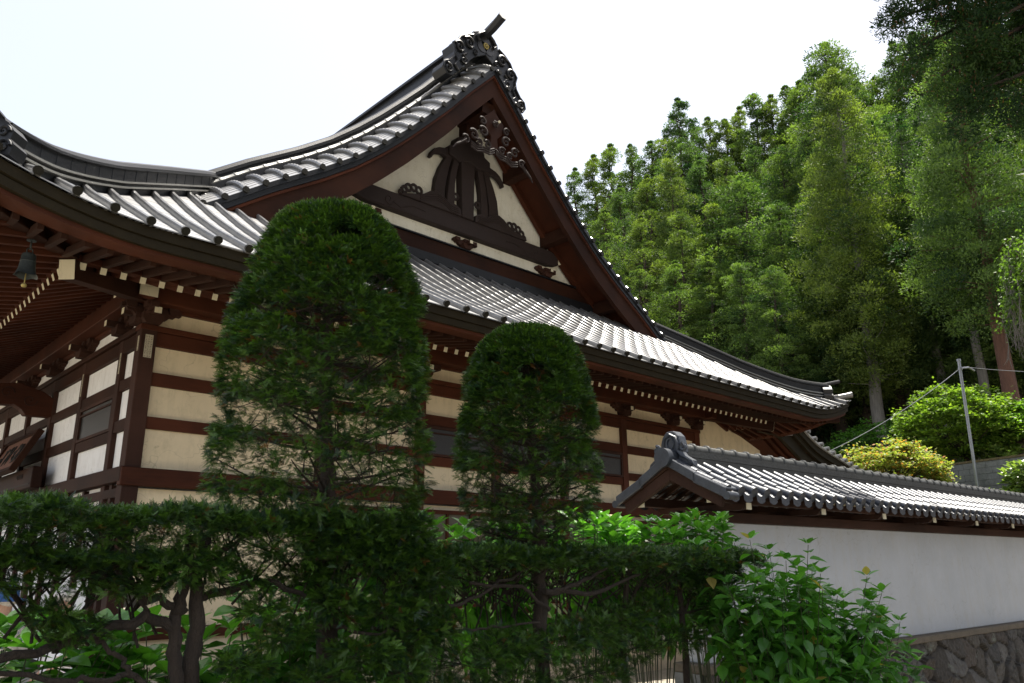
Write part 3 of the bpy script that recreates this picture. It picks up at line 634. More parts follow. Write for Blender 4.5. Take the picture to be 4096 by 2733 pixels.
# wing on the far right: plaster end wall and a long falling verge
def wingz(x): return float(np.interp(x, [17.0, 18.1, 18.9, 20.7, 21.7, 23.4, 24.6, 26.0], [4.95, 4.35, 3.93, 3.42-.0, 3.2, 2.9, 2.74, 2.66]))+.0
XS = list(np.linspace(17.7, 24.6, 24))
def wz(x): return float(np.interp(x, [17.7, 19.6, 21.1, 21.65, 22.13, 22.56, 23.0, 23.4, 23.8, 24.6], [5.35, 4.50, 3.81, 3.52, 3.33, 3.22, 3.12, 3.04, 2.95, 2.78]))
mb = MB(); mb.prism([(X1-.1, -EYE)]+[(X1-.1, 4.3), (18.1, 3.98), (18.92, 3.67), (20.7, 3.12)]+[(20.7, -EYE)], lambda a, b, t: (a, t, b), Y0+.02, Y0+.14); wg = H(mb.build('wing_wall', PL_R))
def wband(o0, o1, y0, y1, name, m, xa=20.55):
    mb = MB(); prev = None
    for x in np.linspace(xa, 24.6, 20):
        cl = 3.42 if x < 20.6 else 9; a_, b_ = min(wz(x)+o0, cl), min(wz(x)+o1, cl-.01); ring = [(x, y0, a_), (x, y1, a_), (x, y1, b_), (x, y0, b_)]
        if prev: mb.add(prev+ring, [(0,4,5,1),(1,5,6,2),(2,6,7,3),(3,7,4,0)])
        else: mb.add(ring, [(0,1,2,3)])
        prev = ring
    mb.add(prev, [(3,2,1,0)]); return H(mb.build(name, m))
wband(0, -.06, 10.36, 16, 'wing_roof', TILE); wband(-.06, -.26, 10.42, 10.5, 'wing_fascia', OLIVE); wband(-.27, -.42, 10.5, 10.58, 'wing_fascia', OLIVE); wband(-.42, -.80, 10.60, 10.70, 'wing_barge_board', OLIVE, 19.2); wband(-.27, -.31, 10.58, 16, 'wing_soffit', WR)
for k in range(4): wband(-.31, -.42, 10.82+.22*k, 10.92+.22*k, 'wing_rafter', WR)
mb = MB()
x = 20.75
while x < 24.5:
    mb.tube([(x, 10.30, wz(x)+.03), (x, 16, wz(x)+.03)], .06, 8); x += .37
rel(mb.build('wing_roll_tiles', TILER, smooth=True), hall)
# hanging bell and the name board: things of their own
bl = empty('wind_bell', (1.70, 9.60, 3.00), 'dark bronze wind bell with flared scalloped rim hanging from the roof corner beam', 'bell')
mb = MB(); prof = [(.015,.36),(.07,.352),(.098,.335),(.104,.30),(.108,.24),(.112,.235),(.114,.225),(.110,.22),(.118,.15),(.130,.09),(.155,.045),(.172,.03),(.160,.035),(.122,.09),(.108,.15),(.10,.24),(.09,.31),(.01,.33)]
n = 28; vs = []
for i, (r, z) in enumerate(prof):
    for k in range(n):
        a = 2*math.pi*k/n; sc_ = max(0, .06-max(z-.03, 0))/.06 if z < .09 else 0
        vs.append((1.70+.70*r*math.cos(a), 9.60+.70*r*math.sin(a), 3.09+.78*(z-.03*sc_*abs(math.cos(2*a)))))
mb.add(vs, [(i*n+k, i*n+(k+1)%n, (i+1)*n+(k+1)%n, (i+1)*n+k) for i in range(len(prof)-1) for k in range(n)])
rel(mb.build('bell_body', BRONZE, smooth=True), bl)
mb = MB()
for c, ax in (((1.70, 9.60, 3.395), 0), ((1.70, 9.60, 3.45), 1)):
    pts = [(c[0]+(.03*math.cos(t) if ax == 0 else 0), c[1]+(.03*math.cos(t) if ax else 0), c[2]+.035*math.sin(t)) for t in np.linspace(0, 2*math.pi, 14)]; mb.tube(pts, .007, 6)
mb.tube([(1.70, 9.60, 3.47), (1.70, 9.60, 3.54)], .01, 6); mb.tube([(1.70, 9.60, 3.515), (1.70, 9.60, 3.525)], .05, 12); rel(mb.build('hook', BRONZE, smooth=True), bl)
mb = MB(); mb.tube([(1.70, 9.60, 3.32), (1.70, 9.60, 3.0)], .006, 5); mb.ball((1.70, 9.60, 2.99), .03, .03, .025); rel(mb.build('clapper', GOLD, smooth=True), bl)
pq = empty('name_board', (3.25, 17.0, 1.66), 'tilted carved wooden name board with dark brush characters above the porch lintel', 'sign')
mb = MB(); B = lambda u, v, t=0: (3.12+v*.30-0*t+t*.9, 15.95+u, 1.68+v*.62-t*.35)
board = simple('red_board', (.16, .065, .035), .6, .3, 6, (1, 6, 1), .3)
def bprism(mb, u0, u1, v0, v1, t0, t1): mb.prism([(u0, v0), (u1, v0), (u1, v1), (u0, v1)], B, t0, t1)
bprism(mb, 0, 2.1, 0, 1, 0, .05); rel(mb.build('board', board), pq)
mb = MB(); bprism(mb, -.09, 0, -.1, 1.12, -.04, .07); bprism(mb, 2.1, 2.2, -.1, 1.12, -.04, .07); bprism(mb, 0, 2.1, 1.0, 1.12, -.04, .07); bprism(mb, 0, 2.1, -.1, 0, -.04, .07); rel(mb.build('board_frame', WDY), pq)
mb = MB()
for u, v, du, dv, r in ((.35,.75,.0,-.55,.035),(.35,.70,.12,-.5,.03),(.48,.45,-.2,-.15,.025),(.28,.3,.3,-.1,.02),(.62,.8,.05,-.35,.03),(.75,.6,-.2,-.35,.03),(1.0,.8,.0,-.6,.03),(1.1,.6,.25,-.1,.025),(1.2,.8,.0,-.6,.035),(1.5,.75,.3,0,.025),(1.6,.8,-.1,-.6,.03),(1.75,.5,.15,-.3,.03)):
    pts = [B(u+du*t+.03*math.sin(5*t+u*7), v+dv*t, -.004) for t in np.linspace(0, 1, 7)]
    mb.tube(pts, [r*.5, r, r*.7, r*.55, r*.8, r*.6, r*.15], 6)
rel(mb.build('brush_characters', INK, smooth=True), pq)
# ---------------------------------------------------------------- ground and hill
def sstep(a, b, x): t = min(1, max(0, (x-a)/(b-a))); return t*t*(3-2*t)
def hill(x, y):
    s = x*math.cos(R(20))+y*math.sin(R(20))
    h = float(np.interp(s, [22, 26, 40, 45, 60, 75, 110, 200], [-1.9, .6, 4.2, 5.6, 12.5, 19, 34, 60]))
    if y > 9: h = min(h, -1.9+max(0, x-23.5)*1.0+max(0, y-30)*.3)
    if s < 22: h = -1.9
    return h
def ground_z(x, y):
    n = y*math.cos(R(3))+x*math.sin(R(3)); front = 1-sstep(6.0, 6.6, n)
    z = hill(x, y)
    if front > 0:
        zf = -1.62-.35*sstep(2, 7, x)-1.15*sstep(7, 14, x)
        zf = zf if x < 30 else max(zf, hill(x, y)-1.0)
        z = z*(1-front)+zf*front
    return z+.03*math.sin(x*1.7+y*.6)*math.sin(y*1.3)
def sheet(name, xs, ys, fz, m):
    V = [(x, y, fz(x, y)) for y in ys for x in xs]; nx = len(xs)
    mb = MB(); mb.add(V, [(j*nx+i, j*nx+i+1, (j+1)*nx+i+1, (j+1)*nx+i) for j in range(len(ys)-1) for i in range(nx-1)])
    o = mb.build(name, m, smooth=True); o['kind'] = 'structure'; return o
xs = [-600, -300, -120, -60, -30, -15]+list(np.arange(-8, 60, .75))+list(range(62, 130, 4))+[150, 200, 300, 600]
ys = [-600, -300, -120, -60, -30, -15]+list(np.arange(-8, 20, .5))+list(np.arange(20, 90, 2))+[100, 120, 160, 250, 600]
def ground_mat():
    m, nt, b, o = newmat('sandy_ground'); n = noise(nt, .35, 5, .6); n2 = noise(nt, 9, 8, .8, off=4)
    c = ramp(nt, n, [(.35, (.24, .21, .16)), (.65, (.33, .30, .24))]); d = ramp(nt, n2, [(.4, (.22, .19, .14)), (.6, (.36, .33, .27))])
    sand = mixc(nt, .5, c, d)
    soil = ramp(nt, n2, [(.35, (.028, .020, .012)), (.55, (.05, .036, .020)), (.7, (.030, .045, .015))])
    g = nt.nodes.new('ShaderNodeNewGeometry'); sx = nt.nodes.new('ShaderNodeSeparateXYZ'); nt.links.new(g.outputs['Position'], sx.inputs[0])
    r = nt.nodes.new('ShaderNodeMapRange'); r.inputs[1].default_value = 21; r.inputs[2].default_value = 25; nt.links.new(sx.outputs['X'], r.inputs[0])
    nt.links.new(mixc(nt, r.outputs[0], sand, soil), b.inputs['Base Color']); b.inputs['Roughness'].default_value = .95; bump(nt, b, n2, .6, .03); return m
sheet('ground', xs, ys, ground_z, ground_mat())
# sandy terrace step at the foot of the hall
mb = MB(); mb.box(2.2, 18.6, 9.6, 11.2, -1.95, -1.42); o = mb.build('terrace_path', simple('sand_concrete', (.52, .45, .35), .9, .12, 3, fine=30)); o['kind'] = 'structure'
# ---------------------------------------------------------------- roofed garden wall
WA = R(-3); wu = (math.cos(WA), math.sin(WA)); wn = (-math.sin(WA), math.cos(WA))
W = lambda u, n, z: (u*wu[0]+n*wn[0], u*wu[1]+n*wn[1], z)
U0, U1, NR = 8.25, 29.0, 6.50
gw = empty('garden_wall', W(U0, NR, -1.18), 'long white plaster garden wall with a small grey tiled roof and dark timber eaves', 'wall')
GW = lambda o, p=None: rel(o, p or gw)
def wbox(mb, u0, u1, n0, n1, z0, z1):
    P = [(u0,n0,z0),(u1,n0,z0),(u1,n1,z0),(u0,n1,z0),(u0,n0,z1),(u1,n0,z1),(u1,n1,z1),(u0,n1,z1)]
    return mb.add([W(*p) for p in P], [(3,2,1,0),(4,5,6,7),(0,1,5,4),(1,2,6,5),(2,3,7,6),(3,0,4,7)])
mb = MB(); wbox(mb, U0+.32, U1, 6.32, 6.60, -1.18, .53); GW(mb.build('plaster_panel', PL_W, bevel=.01))
mb = MB(); wbox(mb, U0+.24, U0+.44, 6.28, 6.64, -1.18, .58); GW(mb.build('end_pillar', PL_W, bevel=.015))
def wprism(mb, poly, u0, u1): mb.prism(poly, lambda a, b, t: W(t, a, b), u0, u1)
WB = wood('wall_beam_wood', (.040, .020, .014), (.022, .012, .009), axis=0)
mb = MB(); wbox(mb, U0+.10, U1, 6.27, 6.42, .53, .67); GW(mb.build('wall_beam', WB, bevel=.01))
mb = MB(); wbox(mb, U0+.10, U1, 6.50, 6.65, .53, .67); GW(mb.build('wall_beam', WB, bevel=.01))
for sg in (-1, 1):
    mb = MB(); wbox(mb, U0+.06, U1, NR+sg*.56-.05, NR+sg*.56+.05, .74, .86); p = GW(mb.build('eave_beam', WB, bevel=.008))
    mb = MB(); wbox(mb, U0+.045, U0+.06, NR+sg*.56-.055, NR+sg*.56+.055, .735, .865); GW(mb.build('painted_end', PAINT), p)
mb = MB(); wbox(mb, U0+.06, U1, NR-.06, NR+.06, 1.06, 1.20); p = GW(mb.build('ridge_beam', WB)); mb = MB(); wbox(mb, U0+.045, U0+.06, NR-.065, NR+.065, 1.055, 1.17); GW(mb.build('painted_end', PAINT), p)
u = U0+.62
while u < 25:
    mb = MB(); wprism(mb, [(5.78, .73), (5.86, .66), (6.0, .655), (6.0, .665), (7.0, .665), (7.14, .66), (7.22, .73), (7.22, .74), (5.78, .74)], u-.05, u+.05); p = GW(mb.build('bracket_arm', WB))
    mb = MB(); wbox(mb, u-.052, u+.052, 5.768, 5.78, .66, .742); GW(mb.build('painted_tip', PAINT), p); u += 1.85
nr = 0; u = U0+.28; rest = MB()
while u < U1-.3:
    for sg in (-1, 1):
        q = W(u, NR+sg*.05, 1.18); p = W(u, NR+sg*.74, .835)
        if sg < 0 and nr < 60:
            mb = MB(); mb.bar(p, q, .05, .055); ra = GW(mb.build('eave_rafter', WB)); nr += 1
            mb = MB(); dr = (Vector(p)-Vector(q)).normalized(); mb.bar(Vector(p)+dr*.006, Vector(p)+dr*.001, .053, .058); GW(mb.build('painted_tip', PAINT), ra)
        else: rest.bar(p, q, .05, .055)
    u += .31
o = GW(rest.build('rear_eave_rafters', WB)); o['kind'] = 'stuff'
for sg in (-1, 1):
    mb = MB(); mb.add([W(U0+.1, NR, 1.22), W(U1, NR, 1.22), W(U1, NR+sg*.76, .86), W(U0+.1, NR+sg*.76, .86), W(U0+.1, NR, 1.24), W(U1, NR, 1.24), W(U1, NR+sg*.76, .88), W(U0+.1, NR+sg*.76, .88)], [(0,1,2,3),(7,6,5,4),(0,3,7,4),(1,5,6,2),(3,2,6,7),(0,4,5,1)]); GW(mb.build('roof_board', WB))
    # barge boards of the small gable
    mb = MB(); mb.prism([(0, 1.20), (sg*.80, .80), (sg*.76, .66), (0, 1.045)], lambda a, b, t: W(t, NR+a, b), U0-.02, U0+.045); GW(mb.build('barge_board', WB, bevel=.006))
    mb = MB(); mb.prism([(0, 1.255), (sg*.83, .84), (sg*.81, .79), (0, 1.20)], lambda a, b, t: W(t, NR+a, b), U0-.05, U0+.045); GW(mb.build('barge_board', WB, bevel=.006))
    # tiles: pan strips and cover rolls, three courses
    mt = MB(); mr = MB(); slope = (.86-1.27)/.80
    zt = lambda d: 1.285-.455*d/.80-.02*math.sin(math.pi*d/.80)     # d = distance from the ridge
    P_ = .285; uu = U0+.02; C = [(.10, .40), (.34, .63), (.57, .83)]
    first = True
    while uu < U1-.3:
        for ci, (da, db) in enumerate(C):
            lift_ = .022*(1)
            arcs = 5; ring = []
            for k in range(arcs+1):
                t = k/arcs; du = .05+(P_-.10)*t; dz = -.045*math.sin(math.pi*t)
                ring.append((du, dz))
            for k in range(arcs):
                a, b = ring[k], ring[k+1]
                A = [W(uu+a[0], NR+sg*db, zt(db)+a[1]+.03+.014), W(uu+b[0], NR+sg*db, zt(db)+b[1]+.03+.014), W(uu+b[0], NR+sg*da, zt(da)+b[1]+.03-.005), W(uu+a[0], NR+sg*da, zt(da)+a[1]+.03-.005)]
                th = .045 if ci == 2 else .022
                A += [(A[0][0], A[0][1], A[0][2]-th), (A[1][0], A[1][1], A[1][2]-th)]
                mt.add(A, [(0,1,2,3),(4,5,1,0)])
            if ci == 2:
                vs = [W(uu+a[0], NR+sg*(db+.012), zt(db)+a[1]+.05) for a in ring]+[W(uu+a[0], NR+sg*(db+.012), zt(db)-.055+a[1]*.75) for a in ring]
                n_ = len(ring); mt.add(vs, [(k, k+1, n_+k+1, n_+k) for k in range(n_-1)])
            # cover roll of this course
            pa, pb = W(uu, NR+sg*(da+.0), zt(da)+.045), W(uu, NR+sg*db, zt(db)+.060)
            mr.tube([pb, pa], [.062, .056], 10)
        d = W(uu, NR+sg*.842, zt(.84)+.052); e = W(uu, NR+sg*.80, zt(.80)+.056); mr.tube([d, e], .070, 14)
        uu += P_
    ro = GW(mt.build('roof_tiles', KAWARA)); GW(mr.build('cover_tiles', KAWARA, smooth=True), ro)
    # verge tile slabs on the gable edge
    mb = MB(); 
    for a, b in ((.04, .46), (.42, .88)):
        mb.prism([(sg*a, zt(a)+.085), (sg*b, zt(b)+.10), (sg*b, zt(b)-.03), (sg*a, zt(a)-.045)], lambda p, q, t: W(t, NR+p, q), U0-.10, U0-.055)
        mb.prism([(sg*a, zt(a)+.085), (sg*b, zt(b)+.10), (sg*b, zt(b)+.07), (sg*a, zt(a)+.055)], lambda p, q, t: W(t, NR+p, q), U0-.055, U0+.16)
    GW(mb.build('verge_tile', KAWARA, bevel=.008)); mb = MB(); mb.tube([W(U0-.10, NR+sg*.90, zt(.88)+.0), W(U0+.10, NR+sg*.90, zt(.88)+.0)], .05, 10); GW(mb.build('corner_tile', KAWARA, smooth=True))
mb = MB()
for k, hw in enumerate((.125, .115, .125, .115)): wbox(mb, U0+.12, U1, NR-hw, NR+hw, 1.27+k*.045, 1.312+k*.045)
rr = GW(mb.build('ridge_courses', KAWARA2)); mb = MB(); pts = []; rs = []; u = U0+.15
while u < U1:
    for e, r in ((0, .096), (.035, .098), (.045, .078), (.30, .076)): pts.append(W(u+e, NR, 1.475)); rs.append(r)
    u += .315
mb.tube(pts, rs, 12); GW(mb.build('ridge_roll_tiles', KAWARA2, smooth=True), rr)
# round ridge end and scroll ornament
mb = MB(); mb.tube([W(U0-.16, NR, 1.33), W(U0-.13, NR, 1.33), W(U0+.22, NR, 1.35)], [.125, .125, .105], 20); re_ = GW(mb.build('ridge_end_roll', KAWARA, smooth=True))
mb = MB(); O = [(-.17,1.40),(-.16,1.52),(-.13,1.62),(-.06,1.69),(.06,1.69),(.13,1.62),(.16,1.52),(.17,1.40)]
mb.prism(O, lambda a, b, t: W(t, NR+a, b), U0+.04, U0+.20); orn = GW(mb.build('ridge_ornament', KAWARA, bevel=.012))
mb = MB(); fo = lambda a, b: W(U0+.03, NR+a, b)
mb.tube([fo(a, b) for a, b in ((-.12,1.42),(-.12,1.52),(-.09,1.60),(0,1.645),(.09,1.60),(.12,1.52),(.12,1.42))], .022, 6)
mb.tube([fo(.055*math.cos(t), 1.52+.075*math.sin(t)) for t in np.linspace(0, 2*math.pi, 16)], .014, 6)
for sg in (-1, 1):
    swirl(mb, (sg*.22, 1.46), .055, 1.3, 1, .026, fo, sg, a0=1.5)
    for k in range(3): mb.tube([fo(sg*(a+.03*k), b-.015*k) for a, b in ((.12,1.42),(.17,1.36),(.22,1.33),(.27,1.30),(.30,1.25))], [.022,.022,.02,.016,.01], 6)
for sg in (-1, 1):
    mb.prism([(sg*.14,1.45),(sg*.20,1.36),(sg*.33,1.28),(sg*.34,1.22),(sg*.22,1.22),(sg*.12,1.32)], lambda a, b, t: W(t, NR+a, b), U0+.04, U0+.14)
GW(mb.build('scrolls', KAWARA, smooth=True), orn)
# stone base under the wall
def stone_wall():
    du, dz = .035, .035; us = np.arange(U0, U1, du); zs = np.arange(-3.6, -1.27, dz); r2 = np.random.default_rng(5)
    SU, SZ = .55, .36; nu, nz = int((U1-U0)/SU)+3, int(2.5/SZ)+3
    pu = U0-SU+(np.arange(nu)[:, None]+.5*(np.arange(nz)[None, :] % 2)+r2.uniform(-.36, .36, (nu, nz)))*SU
    pz = -3.8+(np.arange(nz)[None, :]+r2.uniform(-.36, .36, (nu, nz)))*SZ
    pu, pz = pu.ravel(), pz.ravel(); ph = r2.uniform(0, 1, len(pu)); tu, tz = r2.normal(0, .11, len(pu)), r2.normal(0, .16, len(pu))
    Ug, Zg = np.meshgrid(us, zs); a = Ug.ravel()+.05*np.sin(Zg.ravel()*9); b = Zg.ravel()+.04*np.sin(Ug.ravel()*7)
    D = np.hypot(a[:, None]-pu[None], (b[:, None]-pz[None])*1.25); idx = np.argsort(D, 1)[:, :2]; d1 = D[np.arange(len(a)), idx[:, 0]]; d2 = D[np.arange(len(a)), idx[:, 1]]; g = np.clip((d2-d1)/.10, 0, 1); i0 = idx[:, 0]
    h = .075*g**.45*(.55+.6*ph[i0])+tu[i0]*(a-pu[i0])+tz[i0]*(b-pz[i0])+.008*r2.normal(0, 1, len(a)); h = np.where(g < .15, np.minimum(h, .02), h)
    batter = (-1.27-Zg.ravel())*.12
    n = 6.26-h-batter; V = [W(x, y, z) for x, y, z in zip(Ug.ravel(), n, Zg.ravel())]; nx = len(us)
    mb = MB(); mb.add(V, [(j*nx+i, j*nx+i+1, (j+1)*nx+i+1, (j+1)*nx+i) for j in range(len(zs)-1) for i in range(nx-1)])
    m, nt, bs, o = newmat('field_stone'); at = nt.nodes.new('ShaderNodeAttribute'); at.attribute_name = 'Col'; n1 = noise(nt, 7, 8, .75); n2 = noise(nt, 2.2, 6, .7, off=9)
    c = mixc(nt, ramp(nt, n1, [(.35, (0,0,0)), (.7, (.8,)*3)]), at.outputs['Color'], (.055, .045, .035)); c = mixc(nt, ramp(nt, n2, [(.58, (0,0,0)), (.66, (.55,)*3)]), c, (.17, .19, .15))
    nt.links.new(c, bs.inputs['Base Color']); bs.inputs['Roughness'].default_value = .9; bump(nt, bs, n1, .8, .02)
    ob = mb.build('stone_base_wall', m, smooth=False); ca = ob.data.color_attributes.new('Col', 'FLOAT_COLOR', 'POINT')
    base = np.array([(.065,.058,.048), (.085,.075,.06), (.06,.058,.054), (.075,.062,.05), (.11,.105,.095)])[r2.integers(0, 5, len(pu))]*r2.uniform(.75, 1.15, (len(pu), 1))
    cc = base[i0]*(.35+.65*g[:, None]); c4 = np.ones((len(a), 4)); c4[:, :3] = cc; ca.data.foreach_set('color', c4.astype(np.float32).ravel())
    return ob
sw = stone_wall(); tag(sw, 'rough mossy field stone base below the white garden wall', 'stone wall')
mb = MB(); wbox(mb, U0+.1, U1, 6.17, 6.72, -1.29, -1.18); rel(mb.build('mortar_ledge', simple('brown_mortar', (.115, .095, .07), .95, .25, 5, bmp=.6, bd=.02), bevel=.015), sw)
mb = MB(); wbox(mb, U0+.1, U1, 6.30, 6.70, -3.4, -1.29); rel(mb.build('wall_core', CONC), sw)
# ---------------------------------------------------------------- concrete block wall, pole and wires up the slope
def blockwall():
    a, b = Vector((29.6, 9.4, 0)), Vector((28.0, 4.8, 0)); d = (b-a); L = d.length; d.normalize(); nrm = Vector((-d.y, d.x, 0))
    e = empty('block_wall', (29.6, 9.4, ground_z(29.6, 9.4)), 'grey concrete block wall with a mossy top on the slope beside the steel pole', 'wall')
    mb = MB(); r3 = random.Random(3)
    z = .0; row = 0
    while z < 3.15:
        x = -.2 if row % 2 else 0.
        while x < L:
            if not (row == 15 and 2.2 < x < 2.5):
                o_ = r3.uniform(-.006, .006)+.06; p, q = a+d*max(0, x+.006), a+d*min(L, x+.394); A = [p-nrm*o_, q-nrm*o_, q+nrm*.06, p+nrm*.06]
                mb.add([(v.x, v.y, z+.006) for v in A]+[(v.x, v.y, z+.192) for v in A], [(3,2,1,0),(4,5,6,7),(0,1,5,4),(1,2,6,5),(2,3,7,6),(3,0,4,7)])
            x += .4
        z += .2; row += 1
    rel(mb.build('blocks', CONC), e)
    mb = MB(); A = [a-nrm*.05, b-nrm*.05, b+nrm*.05, a+nrm*.05]; mb.add([(v.x, v.y, .0) for v in A]+[(v.x, v.y, 3.20) for v in A], [(3,2,1,0),(4,5,6,7),(0,1,5,4),(1,2,6,5),(2,3,7,6),(3,0,4,7)]); rel(mb.build('mortar', simple('mortar_grey', (.10,.10,.095), .95, .3, 4)), e)
    mb = MB(); A = [a-nrm*.08, b-nrm*.08, b+nrm*.08, a+nrm*.08]; mb.add([(v.x, v.y, 3.205) for v in A]+[(v.x, v.y, 3.27) for v in A], [(3,2,1,0),(4,5,6,7),(0,1,5,4),(1,2,6,5),(2,3,7,6),(3,0,4,7)]); rel(mb.build('mossy_coping', simple('moss_coping', (.13, .10, .05), .95, .5, 6, bmp=.8, bd=.02)), e)
blockwall()
pe = empty('steel_pole', (28.41, 8.26, ground_z(28.8, 8.4)), 'thin galvanised steel pole carrying a slack wire above the block wall', 'pole')
mb = MB(); mb.tube([(28.41, 8.26, ground_z(28.8, 8.4)-.3), (28.44, 8.19, 6.55)], .050, 12); rel(mb.build('pole_shaft', STEEL, smooth=True), pe)
mb = MB(); mb.tube([(28.44, 8.19, 6.50), (28.44, 8.19, 6.57)], .066, 12); mb.tube([(28.44, 8.19, 6.20), (28.44, 8.19, 6.28)], .07, 12); mb.tube([(28.42, 8.11, 6.25), (28.34, 7.91, 6.22), (28.7, 7.85, 6.15)], .03, 8); rel(mb.build('clamp', STEEL, smooth=True), pe)
def wire(a, b, sag, r): 
    mb = MB(); a, b = Vector(a), Vector(b); mb.tube([a.lerp(b, t)-Vector((0, 0, sag*4*t*(1-t))) for t in np.linspace(0, 1, 24)], r, 5); return mb.build('wire', STEEL, smooth=True)
tag(wire((28.44, 8.19, 6.25), (23.6, 12.2, 2.9), .30, .011), 'twisted pale guy wire running from the steel pole down to the hall wing roof', 'wire')
tag(wire((28.34, 7.91, 6.22), (25.6, -1.5, 4.9), .5, .007), 'thin dark wire running from the steel pole out of view to the right', 'wire')
# ---------------------------------------------------------------- foliage generators
def norm(a): return a/np.maximum(np.linalg.norm(a, axis=-1, keepdims=True), 1e-9)
def frames(D, U):                        # orthonormal x=D, z~U
    X = norm(D); Y = norm(np.cross(U, X)); Z = np.cross(X, Y); return X, Y, Z
def place(tmpl, P, D, U, S):             # tmpl (q,4,3) ; P,D,U (N,3) ; S (N,)
    X, Y, Z = frames(D, U); t = tmpl[None]*S[:, None, None, None]
    Q = P[:, None, None]+t[..., 0:1]*X[:, None, None]+t[..., 1:2]*Y[:, None, None]+t[..., 2:3]*Z[:, None, None]
    return Q.reshape(-1, tmpl.shape[1], 3)
def sprig_template(n=7, L=.062, nl=.0195, wd=.0058, droop=.12):
    q = []
    for i in range(n):
        t = (i+.5)/n; x = L*t; l = nl*(1-.45*abs(t-.45)**1.3*2); z = -droop*L*t*t
        for s in (-1, 1):
            a = 1.05-.35*t; dx, dy = math.cos(a)*l, s*math.sin(a)*l; px, py = -math.sin(a)*wd/2, s*math.cos(a)*wd/2
            q.append([(x, 0, z), (x+dx*.5+px, dy*.5+py, z+.003), (x+dx, dy, z-.002), (x+dx*.5-px, dy*.5-py, z+.003)])
    q.append([(0, -.0012, 0), (L, -.0006, -droop*L), (L, .0006, -droop*L), (0, .0012, 0)])
    l = nl; q.append([(L*.95, 0, -droop*L), (L+l*.5, wd/2, -droop*L), (L+l, 0, -droop*L), (L+l*.5, -wd/2, -droop*L)])
    return np.array(q)
SPRIG = sprig_template()
def yew_cols(n, bright, q):
    base = np.array((.026, .066, .010)); new = np.array((.115, .235, .022)); blue = np.array((.018, .050, .020)); dead = np.array((.16, .075, .02))
    m = np.clip(rng.normal(bright, .22, n), 0, 1)[:, None]; c = base*(1-m)+new*m
    b = rng.random(n)[:, None] < .25; c = np.where(b, blue*(.8+.5*rng.random((n, 1))), c)
    d = rng.random(n)[:, None] < .012; c = np.where(d, dead, c); c = c*rng.uniform(.7, 1.25, (n, 1))
    return np.repeat(c, q, axis=0)
def sprigs(P, D, bright=.35, smin=.62, smax=.98, upn=(0, 0, 1)):
    N = len(P); U = norm(np.array(upn)+rng.normal(0, .45, (N, 3))); D = norm(D*.75+rng.normal(0, .55, (N, 3))*(1, 1, .6)+(0, 0, .05))
    bad = np.abs((D*U).sum(1)) > .95; U[bad] = (1, .2, 0)
    # each growing point carries a terminal shoot and two side shoots
    side = norm(np.cross(U, D)); Ds = [D, norm(D+side*.9), norm(D-side*.9)]; S = rng.uniform(smin, smax, N)
    Q = []
    for k, d in enumerate(Ds):
        Q.append(place(SPRIG, P+(D*.012*k), d, U, S*(1 if k == 0 else .72)))
    q = len(SPRIG)
    c = yew_cols(N, bright, q); return np.concatenate(Q), np.concatenate([c, c*.93, c*.93])
def box_pts(n, x0, x1, y0, y1, z0, z1, jag=.03):
    """points on the front, top and ends of a clipped block, with outward directions"""
    A = [((x1-x0)*(z1-z0), 'f'), ((x1-x0)*(y1-y0), 't'), ((x1-x0)*(z1-z0)*.6, 'b'), ((y1-y0)*(z1-z0), 'l'), ((y1-y0)*(z1-z0), 'r')]
    tot = sum(a for a, _ in A); P = []; D = []
    for a, k in A:
        m = int(n*a/tot); u = rng.random((m, 3)); p = np.stack([x0+(x1-x0)*u[:, 0], y0+(y1-y0)*u[:, 1], z0+(z1-z0)*u[:, 2]], 1); dep = np.abs(rng.normal(0, .035, m))
        d = {'f': (0, -1, .25), 't': (0, 0, 1), 'b': (0, 1, .2), 'l': (-1, 0, .2), 'r': (1, 0, .2)}[k]
        if k == 'f': p[:, 1] = y0+dep
        if k == 'b': p[:, 1] = y1-dep
        if k == 't': p[:, 2] = z1-dep
        if k == 'l': p[:, 0] = x0+dep
        if k == 'r': p[:, 0] = x1-dep
        P.append(p); D.append(np.tile(np.array(d, float), (m, 1)))
    return np.concatenate(P), np.concatenate(D)
def pad_pts(n, c, r):
    d = norm(rng.normal(0, 1, (n, 3))*(1, 1, .7)+(0, -.2, .15)); rr = rng.uniform(.5, 1, (n, 1))
    return np.array(c)+d*rr*np.array(r), norm(d+(0, -.35, .05))
def curve_pts(pts, r0, r1, wob=.006, n=5):
    out = []; rs = []; P = [Vector(p) for p in pts]
    for i in range(len(P)-1):
        for k in range(n):
            t = k/n; out.append(P[i].lerp(P[i+1], t)+Vector(rng.normal(0, wob, 3)))
    out.append(P[-1]); N = len(out); rs = [r0+(r1-r0)*i/(N-1) for i in range(N)]; rs = [r*random.uniform(.95, 1.05) for r in rs]; return out, rs
def twigs(mb, starts, ends, r=.006, seg=4):
    for a, b in zip(starts, ends):
        a = Vector(a); b = Vector(b); L = (b-a).length; mid = a.lerp(b, .5)+Vector((random.uniform(-.12, .12)*L, random.uniform(-.12, .12)*L, random.uniform(-.16, .04)*L))
        pts = [a*(1-t)**2+mid*2*t*(1-t)+b*t*t for t in np.linspace(0, 1, seg+1)]; mb.tube(pts, [r*(1-.75*t) for t in np.linspace(0, 1, seg+1)], 5)
GZ = lambda x, y: ground_z(x, y)
